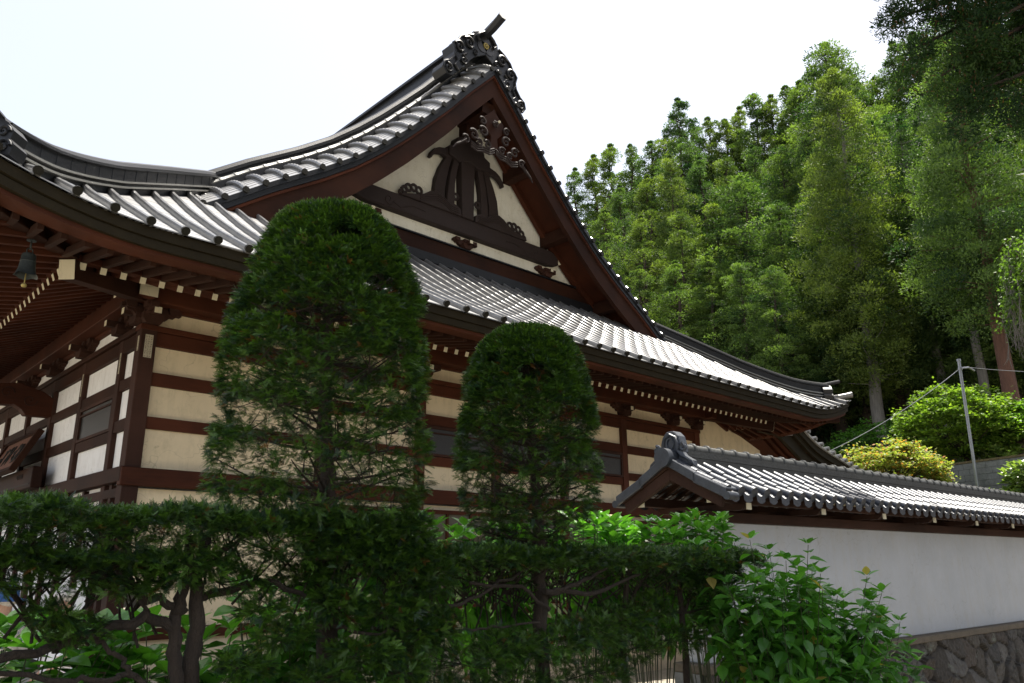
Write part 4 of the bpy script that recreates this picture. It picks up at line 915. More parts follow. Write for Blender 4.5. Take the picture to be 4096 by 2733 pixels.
# ---------------------------------------------------------------- yew hedges
def hedge(name, label, blocks, pads, limbs, trunks, cx, bright=.35):
    e = empty(name, (cx[0], cx[1], GZ(*cx)), label, 'hedge')
    Ps, Ds = [], []
    for n, b in blocks: p, d = box_pts(n, *b); Ps.append(p); Ds.append(d)
    for n, c, r in pads: p, d = pad_pts(int(n*3.3), c, r); Ps.append(p); Ds.append(d)
    P = np.concatenate(Ps); D = np.concatenate(Ds); P[:, 2] += .018*np.sin(P[:, 0]*9)+.012*np.sin(P[:, 0]*23+P[:, 1]*11)
    Q, C = sprigs(P, D, bright); fo = quads('needle_foliage', Q, C, LEAFY, None); rel(fo, e)
    for t in trunks:
        mb = MB(); pts, rs = curve_pts(t[0], t[1], t[2], .006); mb.tube(pts, rs, 10); rel(mb.build('trunk', BARK, smooth=True), e)
    mb = MB()
    for l, r0, r1 in limbs: pts, rs = curve_pts(l, r0, r1, .009); mb.tube(pts, rs, 8)
    for n, c, r in pads:                    # twiggy inside of every pad
        for _ in range(9):
            d = Vector(rng.normal(0, 1, 3)); d.normalize(); a = Vector(c)+Vector((0, .08, -.02)); twigs(mb, [a], [a+Vector((d.x*r[0], d.y*r[1]*.7, d.z*r[2]))], .005)
    for n, b in blocks:
        for _ in range(int((b[1]-b[0])*38)):
            x = random.uniform(b[0], b[1]); a = Vector((x+random.uniform(-.25, .25), (b[2]+b[3])/2, b[4]-random.uniform(-.05, .25))); twigs(mb, [a], [(x+random.uniform(-.1, .1), random.uniform(b[2], b[3]), b[5]-.04)], .008)
    rel(mb.build('branches', BARK, smooth=True), e); return e
gL = GZ(1.6, 4)
hedge('yew_hedge', 'taller clipped yew hedge with gnarled branches showing, in front of the hall corner',
  [(10500, (.15, 2.95, 3.80, 4.55, .02, .25)), (1900, (.15, 1.5, 3.85, 4.3, -.12, .04)), (900, (2.3, 3.0, 3.8, 4.3, -.2, .1))],
  [(110, (.45, 4, -.05), (.25, .2, .12)), (75, (.80, 4, -.02), (.22, .2, .10)), (45, (1.14, 4, -.27), (.14, .12, .07)), (40, (1.02, 3.95, -.20), (.10, .12, .05)), (45, (1.38, 4, -.06), (.16, .15, .08)),
   (70, (1.80, 4, -.06), (.22, .15, .09)), (45, (1.97, 3.92, -.20), (.14, .12, .06)), (60, (2.10, 3.9, -.34), (.16, .14, .08)), (55, (1.86, 3.85, -.46), (.15, .12, .06)), (80, (2.3, 4.1, -.08), (.2, .15, .10)),
   (90, (2.55, 4, .07), (.2, .18, .10)), (100, (2.85, 4, .05), (.18, .2, .14)), (90, (2.40, 3.9, -.22), (.16, .14, .09)), (90, (2.75, 3.9, -.24), (.2, .16, .10)), (90, (2.9, 3.9, -.40), (.2, .16, .10)),
   (100, (2.53, 3.85, -.46), (.22, .16, .09)), (100, (2.72, 3.8, -.56), (.22, .16, .09)), (80, (2.26, 3.8, -.57), (.2, .14, .08)), (70, (3.05, 3.9, -.10), (.12, .16, .14)), (70, (1.55, 3.9, -.02), (.25, .15, .07))],
  [([(1.56,4,-.28),(1.42,4,-.23),(1.27,4,-.26),(1.13,4,-.32),(.98,4,-.34),(.6,3.95,-.40)], .026, .018), ([(1.62,4,-.2),(1.42,4,-.14),(1.28,4,-.06),(1.14,4,-.02),(.9,4,.05)], .022, .010), ([(.7,4,-.40),(1.12,4,-.47),(1.29,4,-.48),(1.41,4,-.48)], .010, .014),
   ([(1.20,4,-.30),(1.31,4,-.38),(1.38,4,-.46),(1.51,4,-.56)], .010, .015), ([(1.63,4,-.16),(1.87,4,-.09),(2.04,4,-.07),(2.25,4,-.16)], .022, .012), ([(1.3,4,-.06),(1.2,3.95,.08),(1.0,3.95,.18)], .016, .007), ([(1.6,4,-.05),(1.75,4,.05),(1.95,4,.2)], .018, .007),
   ([(1.42,4,-.2),(1.36,3.95,-.1),(1.25,3.9,-.02)], .010, .005), ([(2.4,4,-.3),(2.6,3.9,-.36),(2.95,3.9,-.36)], .012, .006)],
  [([(1.60,4,gL-.1),(1.60,4,-.53),(1.57,4,-.36),(1.57,4,-.2),(1.60,4,-.06),(1.6,4,.15)], .036, .024), ([(1.72,4.05,gL-.1),(1.68,4.03,-.54),(1.66,4,-.28),(1.65,4,-.10),(1.66,4,.16)], .046, .028)], (1.7, 4.0))
gR = GZ(5, 4)
hedge('yew_hedge', 'lower clipped yew hedge running from the large topiary yew toward the white wall',
  [(11500, (2.98, 6.85, 3.85, 4.75, -.02, .09)), (1500, (3.1, 6.9, 4.1, 4.7, -.20, .0))],
  [(110, (3.42, 4, -.58), (.3, .25, .12)), (120, (3.75, 4, -.52), (.28, .25, .12)), (120, (4.15, 4, -.54), (.3, .25, .13)), (130, (4.55, 4, -.48), (.32, .25, .14)), (140, (5.1, 4.2, -.45), (.34, .25, .14)), (130, (5.6, 4.3, -.38), (.32, .25, .13)),
   (130, (6.4, 4.3, -.24), (.3, .25, .14)), (120, (6.65, 4.3, -.48), (.25, .25, .14)), (120, (6.05, 4.3, -.62), (.3, .25, .12)), (110, (5.4, 4.3, -.66), (.3, .25, .10)), (130, (6.75, 4.3, -.04), (.2, .25, .14)), (110, (3.3, 4, -.74), (.3, .25, .1)), (110, (3.9, 4, -.76), (.3, .25, .1)), (110, (4.6, 4, -.74), (.3, .25, .08)), (80, (3.1, 3.95, -.36), (.14, .2, .12)), (90, (6.1, 4.3, -.1), (.3, .2, .1))],
  [([(3.14,4,-.26),(3.49,4,-.2),(3.97,4,-.01)], .012, .008), ([(3.42,4,-.11),(3.89,4,-.15),(4.14,4,-.3)], .010, .014), ([(2.67,4,-.34),(3.01,4,-.37),(3.32,4,-.40),(3.61,4,-.39),(4.05,4,-.38)], .010, .007), ([(4.13,4,-.2),(4.5,4,-.12),(4.9,4,.0)], .02, .01), ([(4.10,4,-.18),(4.6,4,-.2),(5.3,4.1,-.08)], .022, .01), ([(6.1,4.3,-.5),(6.3,4.3,-.2),(6.5,4.3,0)], .02, .01), ([(5.4,4.3,-.5),(5.9,4.3,-.42),(6.6,4.3,-.40)], .016, .008)],
  [([(3.05,4.05,gR-.2),(3.0,4.05,-.5),(3.02,4.05,-.1)], .042, .02), ([(6.2,4.35,gR-.3),(6.15,4.3,-.6),(6.1,4.3,-.05)], .035, .02), ([(5.35,4.35,gR-.3),(5.3,4.3,-.6),(5.4,4.3,-.05)], .035, .02)], (5.0, 4.3), .3)
# ---------------------------------------------------------------- clipped topiary yews
def topiary(name, label, cx, cy, prof, n, trunk, tr, lean=(0, 0)):
    e = empty(name, (cx, cy, GZ(cx, cy)), label, 'topiary tree'); z0, z1 = prof[0][0], prof[-1][0]
    zz = [p[0] for p in prof]; rr = [p[1] for p in prof]; dn = [p[2] for p in prof]
    N = n*3; z = rng.uniform(z0, z1, N); z[:N//5] = z1-np.abs(rng.normal(0, .10, N//5)); r = np.interp(z, zz, rr); keep = rng.random(N) < np.interp(z, zz, dn)*(.5+.5*r/max(rr)); z = z[keep]; r = r[keep]; a = rng.uniform(0, 2*math.pi, len(z))
    # ragged holes: drop points where a low-frequency pattern is low
    hol = np.sin(a*3+z*9)+np.sin(a*5-z*13+1.3)+np.sin(z*21+a*2); k2 = hol > np.interp(z, [z0, (z0+z1)/2, z1], [.1, -.3, -2.4]); z, r, a = z[k2], r[k2], a[k2]
    dep = 1-np.abs(rng.normal(0, .07, len(z))); lump = 1+.035*np.sin(a*4+z*7)+.025*np.sin(a*9-z*11)
    cz = (z-z0)/(z1-z0); X = cx+lean[0]*cz+r*dep*lump*np.cos(a); Y = cy+lean[1]*cz+r*dep*lump*np.sin(a)
    sl_ = -np.gradient(np.interp(np.linspace(z0, z1, 200), zz, rr), (z1-z0)/199); up_ = np.interp(z, np.linspace(z0, z1, 200), sl_)
    P = np.stack([X, Y, z], 1); D = np.stack([np.cos(a), np.sin(a), np.clip(up_, -.2, 3)], 1)
    # closed top cap
    m = int(n*.13); rt_ = math.sqrt(1)*rr[-1]*np.sqrt(rng.random(m)); at = rng.uniform(0, 2*math.pi, m); P2 = np.stack([cx+lean[0]+rt_*np.cos(at), cy+lean[1]+rt_*np.sin(at), z1-.25*rt_**2/rr[-1]+rng.normal(0, .012, m)], 1); D2 = np.stack([.4*np.cos(at), .4*np.sin(at), np.ones(m)], 1)
    # inner sprays along the limbs
    mi = int(n*.36); zi = rng.uniform(z0, z1, mi); ri = np.interp(zi, zz, rr)*rng.uniform(.35, .85, mi); ai = rng.uniform(0, 2*math.pi, mi); P3 = np.stack([cx+lean[0]*(zi-z0)/(z1-z0)+ri*np.cos(ai), cy+ri*np.sin(ai), zi], 1); D3 = np.stack([np.cos(ai), np.sin(ai), .3*np.ones(mi)], 1)
    Q, C = sprigs(np.concatenate([P, P2, P3]), np.concatenate([D, D2, D3]), .36); rel(quads('needle_foliage', Q, C, LEAFY), e)
    mb = MB(); pts, rs = curve_pts(trunk, tr, tr*.35, .008); mb.tube(pts, rs, 12); rel(mb.build('trunk', BARK, smooth=True), e)
    mb = MB(); T_ = [Vector(p) for p in trunk]
    def tp(z):
        for a_, b_ in zip(T_[:-1], T_[1:]):
            if a_.z <= z <= b_.z: return a_.lerp(b_, (z-a_.z)/max(1e-6, b_.z-a_.z))
        return T_[-1].copy()
    for i in range(85):
        z = random.uniform(z0-.02, z1-.08); r = float(np.interp(z, zz, rr)); a = random.uniform(0, 2*math.pi); s = tp(z-random.uniform(.05, .35)*r*1.2)
        end = Vector((cx+r*.93*math.cos(a), cy+r*.93*math.sin(a), z)); twigs(mb, [s], [end], .011, 5)
        for _ in range(4):
            t = random.uniform(.4, .9); b = s.lerp(end, t); dd = Vector(rng.normal(0, 1, 3)).normalized()*r*.38; q_ = b+dd; rad = math.hypot(q_.x-cx, q_.y-cy)
            if rad < r*.98 and q_.z < z1-.03: twigs(mb, [b], [q_], .0045, 3)
    rel(mb.build('branches', BARK, smooth=True), e); return e
P1 = [(.18, .42, .30), (.30, .56, .46), (.60, .62, .52), (.9, .61, .68), (1.2, .585, .90), (1.5, .545, 1.15), (1.75, .49, 1.25), (1.95, .395, 1.3), (2.06, .33, 1.4), (2.12, .25, 1.4)]
topiary('topiary_yew', 'large bullet-shaped topiary yew, the nearer and taller of the two clipped trees', 2.38, 4.15, P1, 10500, [(2.50, 4.12, GZ(2.5, 4.1)-.1), (2.48, 4.1, -.6), (2.44, 4.1, -.2), (2.42, 4.1, .2), (2.40, 4.12, .6), (2.36, 4.14, 1.2), (2.36, 4.15, 1.9)], .075)
P2_ = [(.16, .28, .18), (.28, .44, .30), (.55, .50, .36), (.85, .515, .55), (1.1, .50, .95), (1.3, .45, 1.15), (1.5, .38, 1.3), (1.62, .31, 1.4), (1.70, .22, 1.4)]
topiary('topiary_yew', 'small bullet-shaped topiary yew rising out of the lower hedge, in front of the dark shutters', 4.10, 4.15, P2_, 8000, [(4.16, 4.1, GZ(4.1, 4.1)-.1), (4.15, 4.1, -.5), (4.15, 4.1, 0), (4.16, 4.12, .5), (4.12, 4.14, 1.0), (4.08, 4.15, 1.5)], .060)
# ---------------------------------------------------------------- hydrangeas
def leaf_template(L=.175, wd=.112):
    xs_ = [0, .12, .35, .62, .85, 1]; ws_ = [.0, .55, 1, .82, .38, 0]; q = []
    for i in range(5):
        for s in (-1, 1):
            a, b = xs_[i]*L, xs_[i+1]*L; za, zb = -.16*L*(xs_[i])**2, -.16*L*(xs_[i+1])**2; wa, wb = ws_[i]*wd/2, ws_[i+1]*wd/2
            q.append([(a, 0, za), (b, 0, zb), (b, s*wb, zb+.30*wb), (a, s*wa, za+.30*wa)])
    return np.array(q)
LEAF = leaf_template()
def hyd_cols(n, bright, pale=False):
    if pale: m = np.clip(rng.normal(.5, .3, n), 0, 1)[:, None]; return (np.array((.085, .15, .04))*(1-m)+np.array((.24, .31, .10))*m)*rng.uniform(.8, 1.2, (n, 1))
    a = np.array((.036, .125, .020)); b = np.array((.105, .290, .035)); m = np.clip(rng.normal(bright, .25, n), 0, 1)[:, None]; c = (a*(1-m)+b*m)*rng.uniform(.75, 1.25, (n, 1))
    y = rng.random(n)[:, None] < .012; return np.where(y, np.array((.42, .34, .10)), c)
def hydrangea(label, c, rad, ztop, nst, size=1., bright=.45, zb=None, shape=None, group=None, blooms=0, bc=(.75, .78, .70), lo=.0):
    g = GZ(c[0], c[1]) if zb is None else zb
    e = empty('hydrangea_bush', (c[0], c[1], g), label, 'bush', group); P, D, U, S = [], [], [], []; mb = MB(); heads = []
    for i in range(nst):
        a = random.uniform(0, 2*math.pi); q = math.sqrt(random.random()); x, y = c[0]+rad[0]*q*math.cos(a), c[1]+rad[1]*q*math.sin(a)
        top = ztop-(ztop-g)*.05*q*q-random.random()**1.5*(ztop-g)*lo
        if shape: top = min(top, shape(x)+random.uniform(-.08, .03)-random.random()**1.4*(shape(x)-g)*lo)
        base = Vector((c[0]+(x-c[0])*.25, c[1]+(y-c[1])*.25, g-.03)); tip = Vector((x, y, top)); L = (tip-base).length
        if L < .15: continue
        mid = base.lerp(tip, .5)+Vector((random.uniform(-.05, .05), random.uniform(-.05, .05), .08*L))
        pts = [base*(1-t)**2+mid*2*t*(1-t)+tip*t*t for t in np.linspace(0, 1, 8)]; mb.tube(pts, [.006*size*(1-.5*t) for t in np.linspace(0, 1, 8)], 5)
        nodes = max(2, int(L/(.075*size))); a0 = random.uniform(0, 3)
        for k in range(min(nodes, 9)):
            t = 1-k*.072*size/L*(1+.25*k*.3)
            if t < .12: break
            p = base*(1-t)**2+mid*2*t*(1-t)+tip*t*t; s_ = size*(.72+.28*min(1, k/2+.1))*random.uniform(.8, 1.15)
            for h in ((0, math.pi) if k else (0, math.pi/2, math.pi, 3*math.pi/2)):
                an = a0+k*math.pi/2+h+random.uniform(-.3, .3); el = (.75 if k == 0 else .40-.20*k)+random.uniform(-.25, .2)
                d = Vector((math.cos(an)*math.cos(el), math.sin(an)*math.cos(el), math.sin(el))); P.append(p+d*.018); D.append(d); U.append((-math.cos(an)*math.sin(el)*.9+random.uniform(-.35, .35), -math.sin(an)*math.sin(el)*.9+random.uniform(-.35, .35), 1)); S.append(s_)
        if random.random() < blooms:
            bl_ = MB(); heads.append(bl_)
            for _ in range(26):
                o_ = Vector(rng.normal(0, 1, 3)); o_.normalize(); o_.z = abs(o_.z); bl_.ball(tip+Vector((o_.x*.055, o_.y*.055, .03+o_.z*.03)), .012, .012, .008, 5, 3)
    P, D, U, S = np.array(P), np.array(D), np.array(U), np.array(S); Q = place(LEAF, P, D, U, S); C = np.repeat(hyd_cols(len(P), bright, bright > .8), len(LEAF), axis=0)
    rel(quads('leaves', Q, C, LEAFH), e); rel(mb.build('stems', simple('green_stem', (.055, .065, .03), .6, .3, 6), smooth=True), e)
    if heads:
        bm_ = simple('pale_bloom', bc, .8, .15, 20)
        for h_ in heads: rel(h_.build('flower_head', bm_, smooth=True), e)
    return e
hydrangea('broad-leaved hydrangea at the right end of the lower hedge, before the white wall', (7.05, 3.75), (1.15, .75), .34, 170, .84, .55, shape=lambda x: float(np.interp(x, [5.8, 6.2, 6.9, 7.4, 8.1, 8.6], [.26, .26, .25, .05, -.20, -.55])), lo=.55)
hydrangea('low hydrangea by the foot of the white wall, right of the taller one', (7.95, 3.65), (.65, .6), -.28, 60, .86, .55, shape=lambda x: float(np.interp(x, [7.2, 7.8, 8.4, 8.8], [-.1, -.2, -.42, -.7])), lo=.5)
for i, (x, y, zt_, n, lab) in enumerate(((3.75, 5.0, .36, 26, 'hydrangea showing above the lower hedge, just right of the large topiary yew'), (4.75, 5.1, .32, 26, 'hydrangea behind the trunk of the small topiary yew'), (5.75, 5.1, .44, 30, 'hydrangea showing above the lower hedge, right of the small topiary yew'), (6.7, 5.1, .42, 28, 'hydrangea above the lower hedge, below the tiled roof end of the white wall'), (7.7, 5.05, .54, 34, 'tallest hydrangea, standing against the end pillar of the white wall'))):
    hydrangea(lab, (x, y), (.55, .4), zt_, n, 1.0, .75, lo=.10, group='hydrangeas behind the lower hedge', blooms=.08)
hydrangea('large-leaved hydrangea under the branches of the taller hedge, at the left edge', (1.05, 5.0), (.75, .4), -.27, 48, 1.15, .7, lo=.3, group='hydrangeas behind the taller hedge')
hydrangea('large-leaved hydrangea under the taller hedge, beside its two trunks', (2.0, 5.0), (.45, .4), -.34, 26, 1.1, .6, lo=.3, group='hydrangeas behind the taller hedge')
hydrangea('large-leaved hydrangea behind the foot of the large topiary yew', (2.75, 5.0), (.55, .4), -.06, 40, 1.1, .55, lo=.5, group='hydrangeas behind the taller hedge')
# ---------------------------------------------------------------- forest
def crown_quads(C, Rr, per, L, wd, bias=.55, c_lo=(.015, .042, .018), c_hi=(.185, .240, .055), inner=.10):
    C = np.asarray(C); Rr = np.asarray(Rr); N = len(C); d = norm(rng.normal(0, 1, (N, per, 3))+(0, 0, bias)); p = C[:, None]+d*Rr[:, None, None]*rng.uniform(.55, 1.05, (N, per, 1))*np.array((1, 1, .8))
    ax = norm(d*.8+rng.normal(0, .45, (N, per, 3))+(0, 0, .25)); sd_ = norm(np.cross(ax, norm(rng.normal(0, 1, (N, per, 3))+d*.2))); l = L*rng.uniform(.6, 1.3, (N, per, 1)); w_ = wd*rng.uniform(.7, 1.3, (N, per, 1))
    Q = np.stack([p-ax*l*.5, p-ax*l*.05+sd_*w_*.5, p+ax*l*.5, p-ax*l*.05-sd_*w_*.5], 2).reshape(-1, 4, 3)
    m = np.clip(rng.uniform(-.1, 1.1, (N, 1, 1))*.75+rng.uniform(0, .3, (N, per, 1)), 0, 1); col = (np.array(c_lo)*(1-m)+np.array(c_hi)*m).reshape(-1, 3); return Q, col  # random clump tones put sunlit and shaded tufts into the leaf colour
def cedar_mesh(seed, h=24., R0=3.6, base=.25, per=70, L=.19, wd=.062, tuft=.85, top=.9, bare=None, dens=.8):
    """a cedar: clumps at the ends of many limbs round a tapering stem, heaviest below"""
    global rng
    rng = np.random.default_rng(seed); rd = random.Random(seed); C, Rr = [], []; limbs = []
    z = h*base; 
    while z < h-.3:
        t = (z-h*base)/(h*(1-base)); Rz = R0*(min(1, .55+2.2*t) if t < .2 else 1)*(1-t)**.88+.22; nb = max(3, int(dens*(3+5.2*Rz/R0))); a0 = rd.uniform(0, 6)
        for k in range(nb):
            a = a0+2*math.pi*k/nb+rd.uniform(-.35, .35); Lb = Rz*rd.uniform(.7, 1.12); dz = rd.uniform(-.12, .25)*Lb; tipz = z+dz
            limbs.append(((0, 0, z), (Lb*.9*math.cos(a), Lb*.9*math.sin(a), tipz)))
            m = max(1, int(Lb/.95))
            for j in range(m):
                f_ = 1-j*.95/Lb*rd.uniform(.8, 1.1)
                if f_ < .25: break
                C.append((Lb*f_*math.cos(a)+rd.gauss(0, .3), Lb*f_*math.sin(a)+rd.gauss(0, .3), z+dz*f_+rd.gauss(0, .3))); Rr.append(tuft*rd.uniform(.55, 1.35)*(.6+.4*min(1, Rz/2)))
        z += rd.uniform(.55, .80)*(.55+.5*Rz/R0)/math.sqrt(dens)
    C.append((0, 0, h-.2)); Rr.append(.4); C.append((0, 0, h+.3)); Rr.append(.22)
    Q, col = crown_quads(C, Rr, per, L, wd); return Q, col, limbs
def tree_proto(name, seed, bark=BARK, trunk_r=.38, mat=LEAFC, **kw):
    h = kw.get('h', 24.); Q, col, limbs = cedar_mesh(seed, **kw)
    e = bpy.data.objects.new(name, None); link(e); fo = quads('crown', Q, col, mat, e)
    mb = MB(); N = 12; rd = random.Random(seed); pts = [(rd.gauss(0, .04)*i*.3, rd.gauss(0, .04)*i*.3, -1.5+(h+1)*i/N) for i in range(N+1)]; mb.tube(pts, [trunk_r*(1.25 if i == 0 else (1-.93*i/N)) for i in range(N+1)], 10); tr_ = mb.build('trunk', bark, e, smooth=True)
    mb = MB(); rd.shuffle(limbs); twigs(mb, [l[0] for l in limbs[:90]], [l[1] for l in limbs[:90]], .055, 3); mb.build('branches', bark, e); return e
def copy_thing(src, loc, s, rz, label, cat, group, name=None):
    c = src.copy(); sc.collection.objects.link(c); c.location = loc; c.scale = (s[0], s[0], s[1]); c.rotation_euler = (0, 0, rz)
    for ch in src.children:
        d = ch.copy(); sc.collection.objects.link(d); d.parent = c
    return tag(c, label, cat, group)
def put_thing(src, loc, s, rz, label, cat, group):
    src.location = loc; src.scale = (s[0], s[0], s[1]); src.rotation_euler = (0, 0, rz); return tag(src, label, cat, group)
PR = [tree_proto('cedar_tree', 11, h=24, R0=3.7, base=.16, per=240), tree_proto('cedar_tree', 12, h=24, R0=3.3, base=.10, per=240, tuft=.75), tree_proto('cedar_tree', 13, h=24, R0=4.1, base=.20, per=240, tuft=.95),
      tree_proto('cedar_tree', 14, h=24, R0=3.0, base=.40, per=230, bark=BARKP), tree_proto('cypress_tree', 15, h=20, R0=3.4, base=.12, per=230, L=.17, wd=.058, tuft=.68)]
used = set()
FOREST = 'trees of the hillside forest'
def tree(k, x, y, top, label=None, wide=1., zb=None, rz=None):
    hp = 20. if k == 4 else 24.; g = ground_z(x, y) if zb is None else zb; s = (top-g)/hp; sx = s*wide; loc = (x, y, g); rz = random.uniform(0, 6.28) if rz is None else rz
    gen = ['dense green cedar crown among many alike on the wooded hillside', 'slender green cedar crown among many alike on the wooded hillside', 'broad green cedar crown among many alike on the wooded hillside', 'cedar with a bare lower trunk standing in the dark foot of the forest', 'fine-leaved pale green cypress crown among many alike on the wooded hillside'][k]
    lab = label or gen; cat = 'cypress tree' if k == 4 else 'cedar tree'
    f_ = put_thing if k not in used else copy_thing; used.add(k); return f_(PR[k], loc, (sx, s), rz, lab, cat, FOREST)
# ---------------------------------------------------------------- trees placed on the hill
TREES = [(54.0,50.6,36.5,4),(54.1,47.6,38.2,4),(55.3,46.1,39.5,4),(54.8,43.5,39.4,4),(54.4,40.8,38.1,4),(53.9,38.1,37.1,4),(54.7,36.9,37.6,0),(50.4,32.6,37.5,1),(56.0,34.9,38.3,4),(56.8,33.7,38.8,4),(57.5,32.4,38.3,4),(59.9,32.1,40.5,4),(58.8,30.0,40.4,1),(59.4,28.7,39.9,4),(60.0,27.6,40.5,4),(58.6,25.6,39.4,4),(57.3,23.7,39.0,0),(52.1,20.5,37.2,2),(56.3,20.7,37.1,1),(60.3,21.4,37.8,4),(58.8,19.6,37.0,0),(57.4,17.5,38.4,1),(55.9,15.6,37.4,0),(56.3,14.1,37.9,2),(54.7,11.9,36.7,0),(53.0,10.1,34.3,1),(53.3,8.7,33.3,2),(51.5,7.2,30.6,0),(47.4,36.8,30.0,4),(47.1,33.8,29.6,4),(45.7,30.6,29.6,0),(49.4,30.3,30.7,4),(49.6,28.2,30.1,0),(49.7,25.9,30.0,0),(48.8,23.1,28.5,2),(47.7,20.8,27.9,0),(50.6,18.7,28.2,0),(50.4,16.5,28.6,2),(50.0,14.5,28.6,0),(48.5,12.2,27.3,2),(48.9,10.4,27.0,0),(48.2,8.7,25.8,2),(42.7,34.7,25.5,4),(41.9,30.8,23.5,4),(41.8,27.5,22.7,0),(43.0,25.5,23.0,1),(43.0,23.5,24.2,2),(42.2,20.7,21.2,0),(43.1,18.8,21.5,2),(43.6,17.5,20.5,1),(44.2,15.9,21.1,0),(44.8,14.1,21.3,2),(44.4,12.2,20.7,0),(44.8,10.5,21.1,2),(44.1,8.7,20.4,0),(44.4,7.4,20.3,2),(37.7,28.0,17.8,4),(38.2,25.7,17.6,4),(39.2,24.0,17.9,1),(38.4,21.5,16.5,0),(38.3,19.5,15.6,2)]
SPECIAL = {(50.4,32.6): 'pointed cedar spire standing clear above the left part of the forest skyline', (52.1,20.5): 'tallest cedar, its broad crown breaking the skyline in the middle of the forest', (57.4,17.5): 'cedar on the skyline just left of the overhanging near boughs'}
TREES += [(x+3.6+(i*37 % 5)*.3, y+2.3-(i*53 % 7)*.35, top-.6-(i*29 % 5)*.35, (k+1+i) % 3 if i % 3 else 4) for i, (x, y, top, k) in enumerate(TREES[:28])]
for x, y, top, k in TREES:
    g = ground_z(x, y); hh = top-g; wide = (1.4 if hh < 17 else 1.12)*random.uniform(.88, 1.15)
    tree(k, x, y, top, SPECIAL.get((x, y)), wide, rz=random.uniform(0, 6.28))
# bare-trunked cedars at the foot of the forest
big = tree_proto('cedar_tree', 21, bark=BARKP, trunk_r=.42, h=26., R0=4.2, base=.17, per=260, tuft=.95, dens=1.05); g = ground_z(40.0, 15.7)
put_thing(big, (40.2, 15.6, g), (.85, .84), .4, 'cedar with a thick pale grey trunk rising beside the right tip of the hall roof', 'cedar tree', FOREST)
g = ground_z(36.9, 9.0); rb = tree_proto('cedar_tree', 22, bark=BARKR, trunk_r=.46, h=24., R0=3.8, base=.31, per=260, tuft=.95, dens=1.05)
put_thing(rb, (37.3, 9.0, g), (.85, .84), 2.4, 'cedar with a thick reddish-brown trunk behind the steel pole', 'cedar tree', FOREST)
for (x, y, top) in ((45.0, 15.6, 25.5), (43.2, 13.4, 24), (46.5, 11.5, 26), (42.0, 11.2, 23), (47.5, 13.6, 27), (43.6, 7.6, 22)): tree(3, x, y, top)
print('forest trees done')
# undergrowth on the slope: one mass nobody could count
rng = np.random.default_rng(31); n = 2600; X = rng.uniform(24.5, 62, n); Y = rng.uniform(-2, 42, n); az_ = np.degrees(np.arctan2(Y, X)); keep = (az_ < 43) & (az_ > 4); X, Y = X[keep], Y[keep]
Zg = np.array([ground_z(x, y) for x, y in zip(X, Y)]); C = np.stack([X, Y, Zg+.15], 1); Q, col = crown_quads(C, rng.uniform(.3, .9, len(C)), 44, .26, .10, c_lo=(.020, .038, .012), c_hi=(.060, .095, .028)); br = rng.random(len(Q)) < .10; col[br] = (.11, .065, .035)
u_ = quads('undergrowth', Q, col, LEAFC); tag(u_, 'low bushes and ferns covering the dark forest floor', 'undergrowth', kind='stuff')
# ---------------------------------------------------------------- near cedars: boughs at the top right, and two added shade trees
def near_cedar(name, label, x, y, h, base, Rmax, seed, n_l, boughs=(), per=150, L=.20, wd=.055, tuft=.42, trunk_r=.45, lean=None, col=((.010,.028,.008), (.045,.075,.016))):
    global rng
    rng = np.random.default_rng(seed); rd = random.Random(seed); g = ground_z(x, y); C, Rr, limbs = [], [], []
    def limb(a, Lb, z, droop):
        s = Vector((0, 0, z)); tip = Vector((Lb*math.cos(a), Lb*math.sin(a), z+droop)); limbs.append((s, tip)); m = int(Lb/.42)
        for j in range(m):
            f_ = 1-j*.42/Lb
            if f_ < .3: break
            p = s.lerp(tip, f_)+Vector((0, 0, .5*f_*(1-f_)*Lb*.6)); sp = .35+.55*(1-f_)*Lb*.5
            for _ in range(2): C.append((p.x+rd.gauss(0, sp*.5), p.y+rd.gauss(0, sp*.5), p.z-abs(rd.gauss(0, .25)))); Rr.append(tuft*rd.uniform(.7, 1.2))
    for i in range(n_l):
        z = base+(h-base)*(i/n_l)**1.05; t = (z-base)/(h-base); limb(rd.uniform(0, 6.28), Rmax*(1-t)**.6*rd.uniform(.75, 1.1)+.3, z-g*0, rd.uniform(-.9, -.1))
    for tx, ty, tz, sz in boughs:
        dx, dy = tx-x, ty-y; Lb = math.hypot(dx, dy); limb(math.atan2(dy, dx), Lb, tz-g+2.0+.15*Lb, -1.4-.15*Lb)
    Q, c_ = crown_quads(C, Rr, per, L, wd, bias=-.1, c_lo=col[0], c_hi=col[1]); br = rng.random(len(Q)) < .05; c_[br] = (.14, .065, .03)
    e = empty(name, (x, y, g), label, 'cedar tree'); quads('crown', Q, c_, LEAFC, e); mb = MB(); mb.tube([(0, 0, -1), (0, 0, h*.4), (0, 0, h)], [trunk_r*1.2, trunk_r*.8, .06], 12); mb.build('trunk', BARKR, e, smooth=True)
    mb = MB(); twigs(mb, [l[0] for l in limbs], [l[1] for l in limbs], .07, 5); mb.build('branches', BARK, e); return e
near_cedar('cedar_tree', 'near cedar whose dark drooping boughs hang into the upper right corner', 14.9, .6, 26., 15.5, 4.7, 41, 110,
  boughs=[(11.9,3.5,8.6,1),(11.95,3.55,7.9,1),(12.1,3.3,7.3,1),(12.2,3.1,6.7,1),(12.3,2.8,6.3,1),(12.5,2.5,6.5,1),(12.3,2.6,7.3,1),(12.6,2.3,5.9,1),(12.2,3.3,8.2,1),(12.6,2.9,7.8,1),(12.9,2.6,8.4,1),(12.4,3.4,9.0,1),(13.0,2.2,7.0,1),(12.9,2.9,6.9,1),(13.2,2.6,7.6,1),(13.3,2.3,6.4,1),(12.0,3.2,9.3,1)], per=430, L=.085, wd=.021, tuft=.34, col=((.012,.034,.010), (.055,.090,.018)))
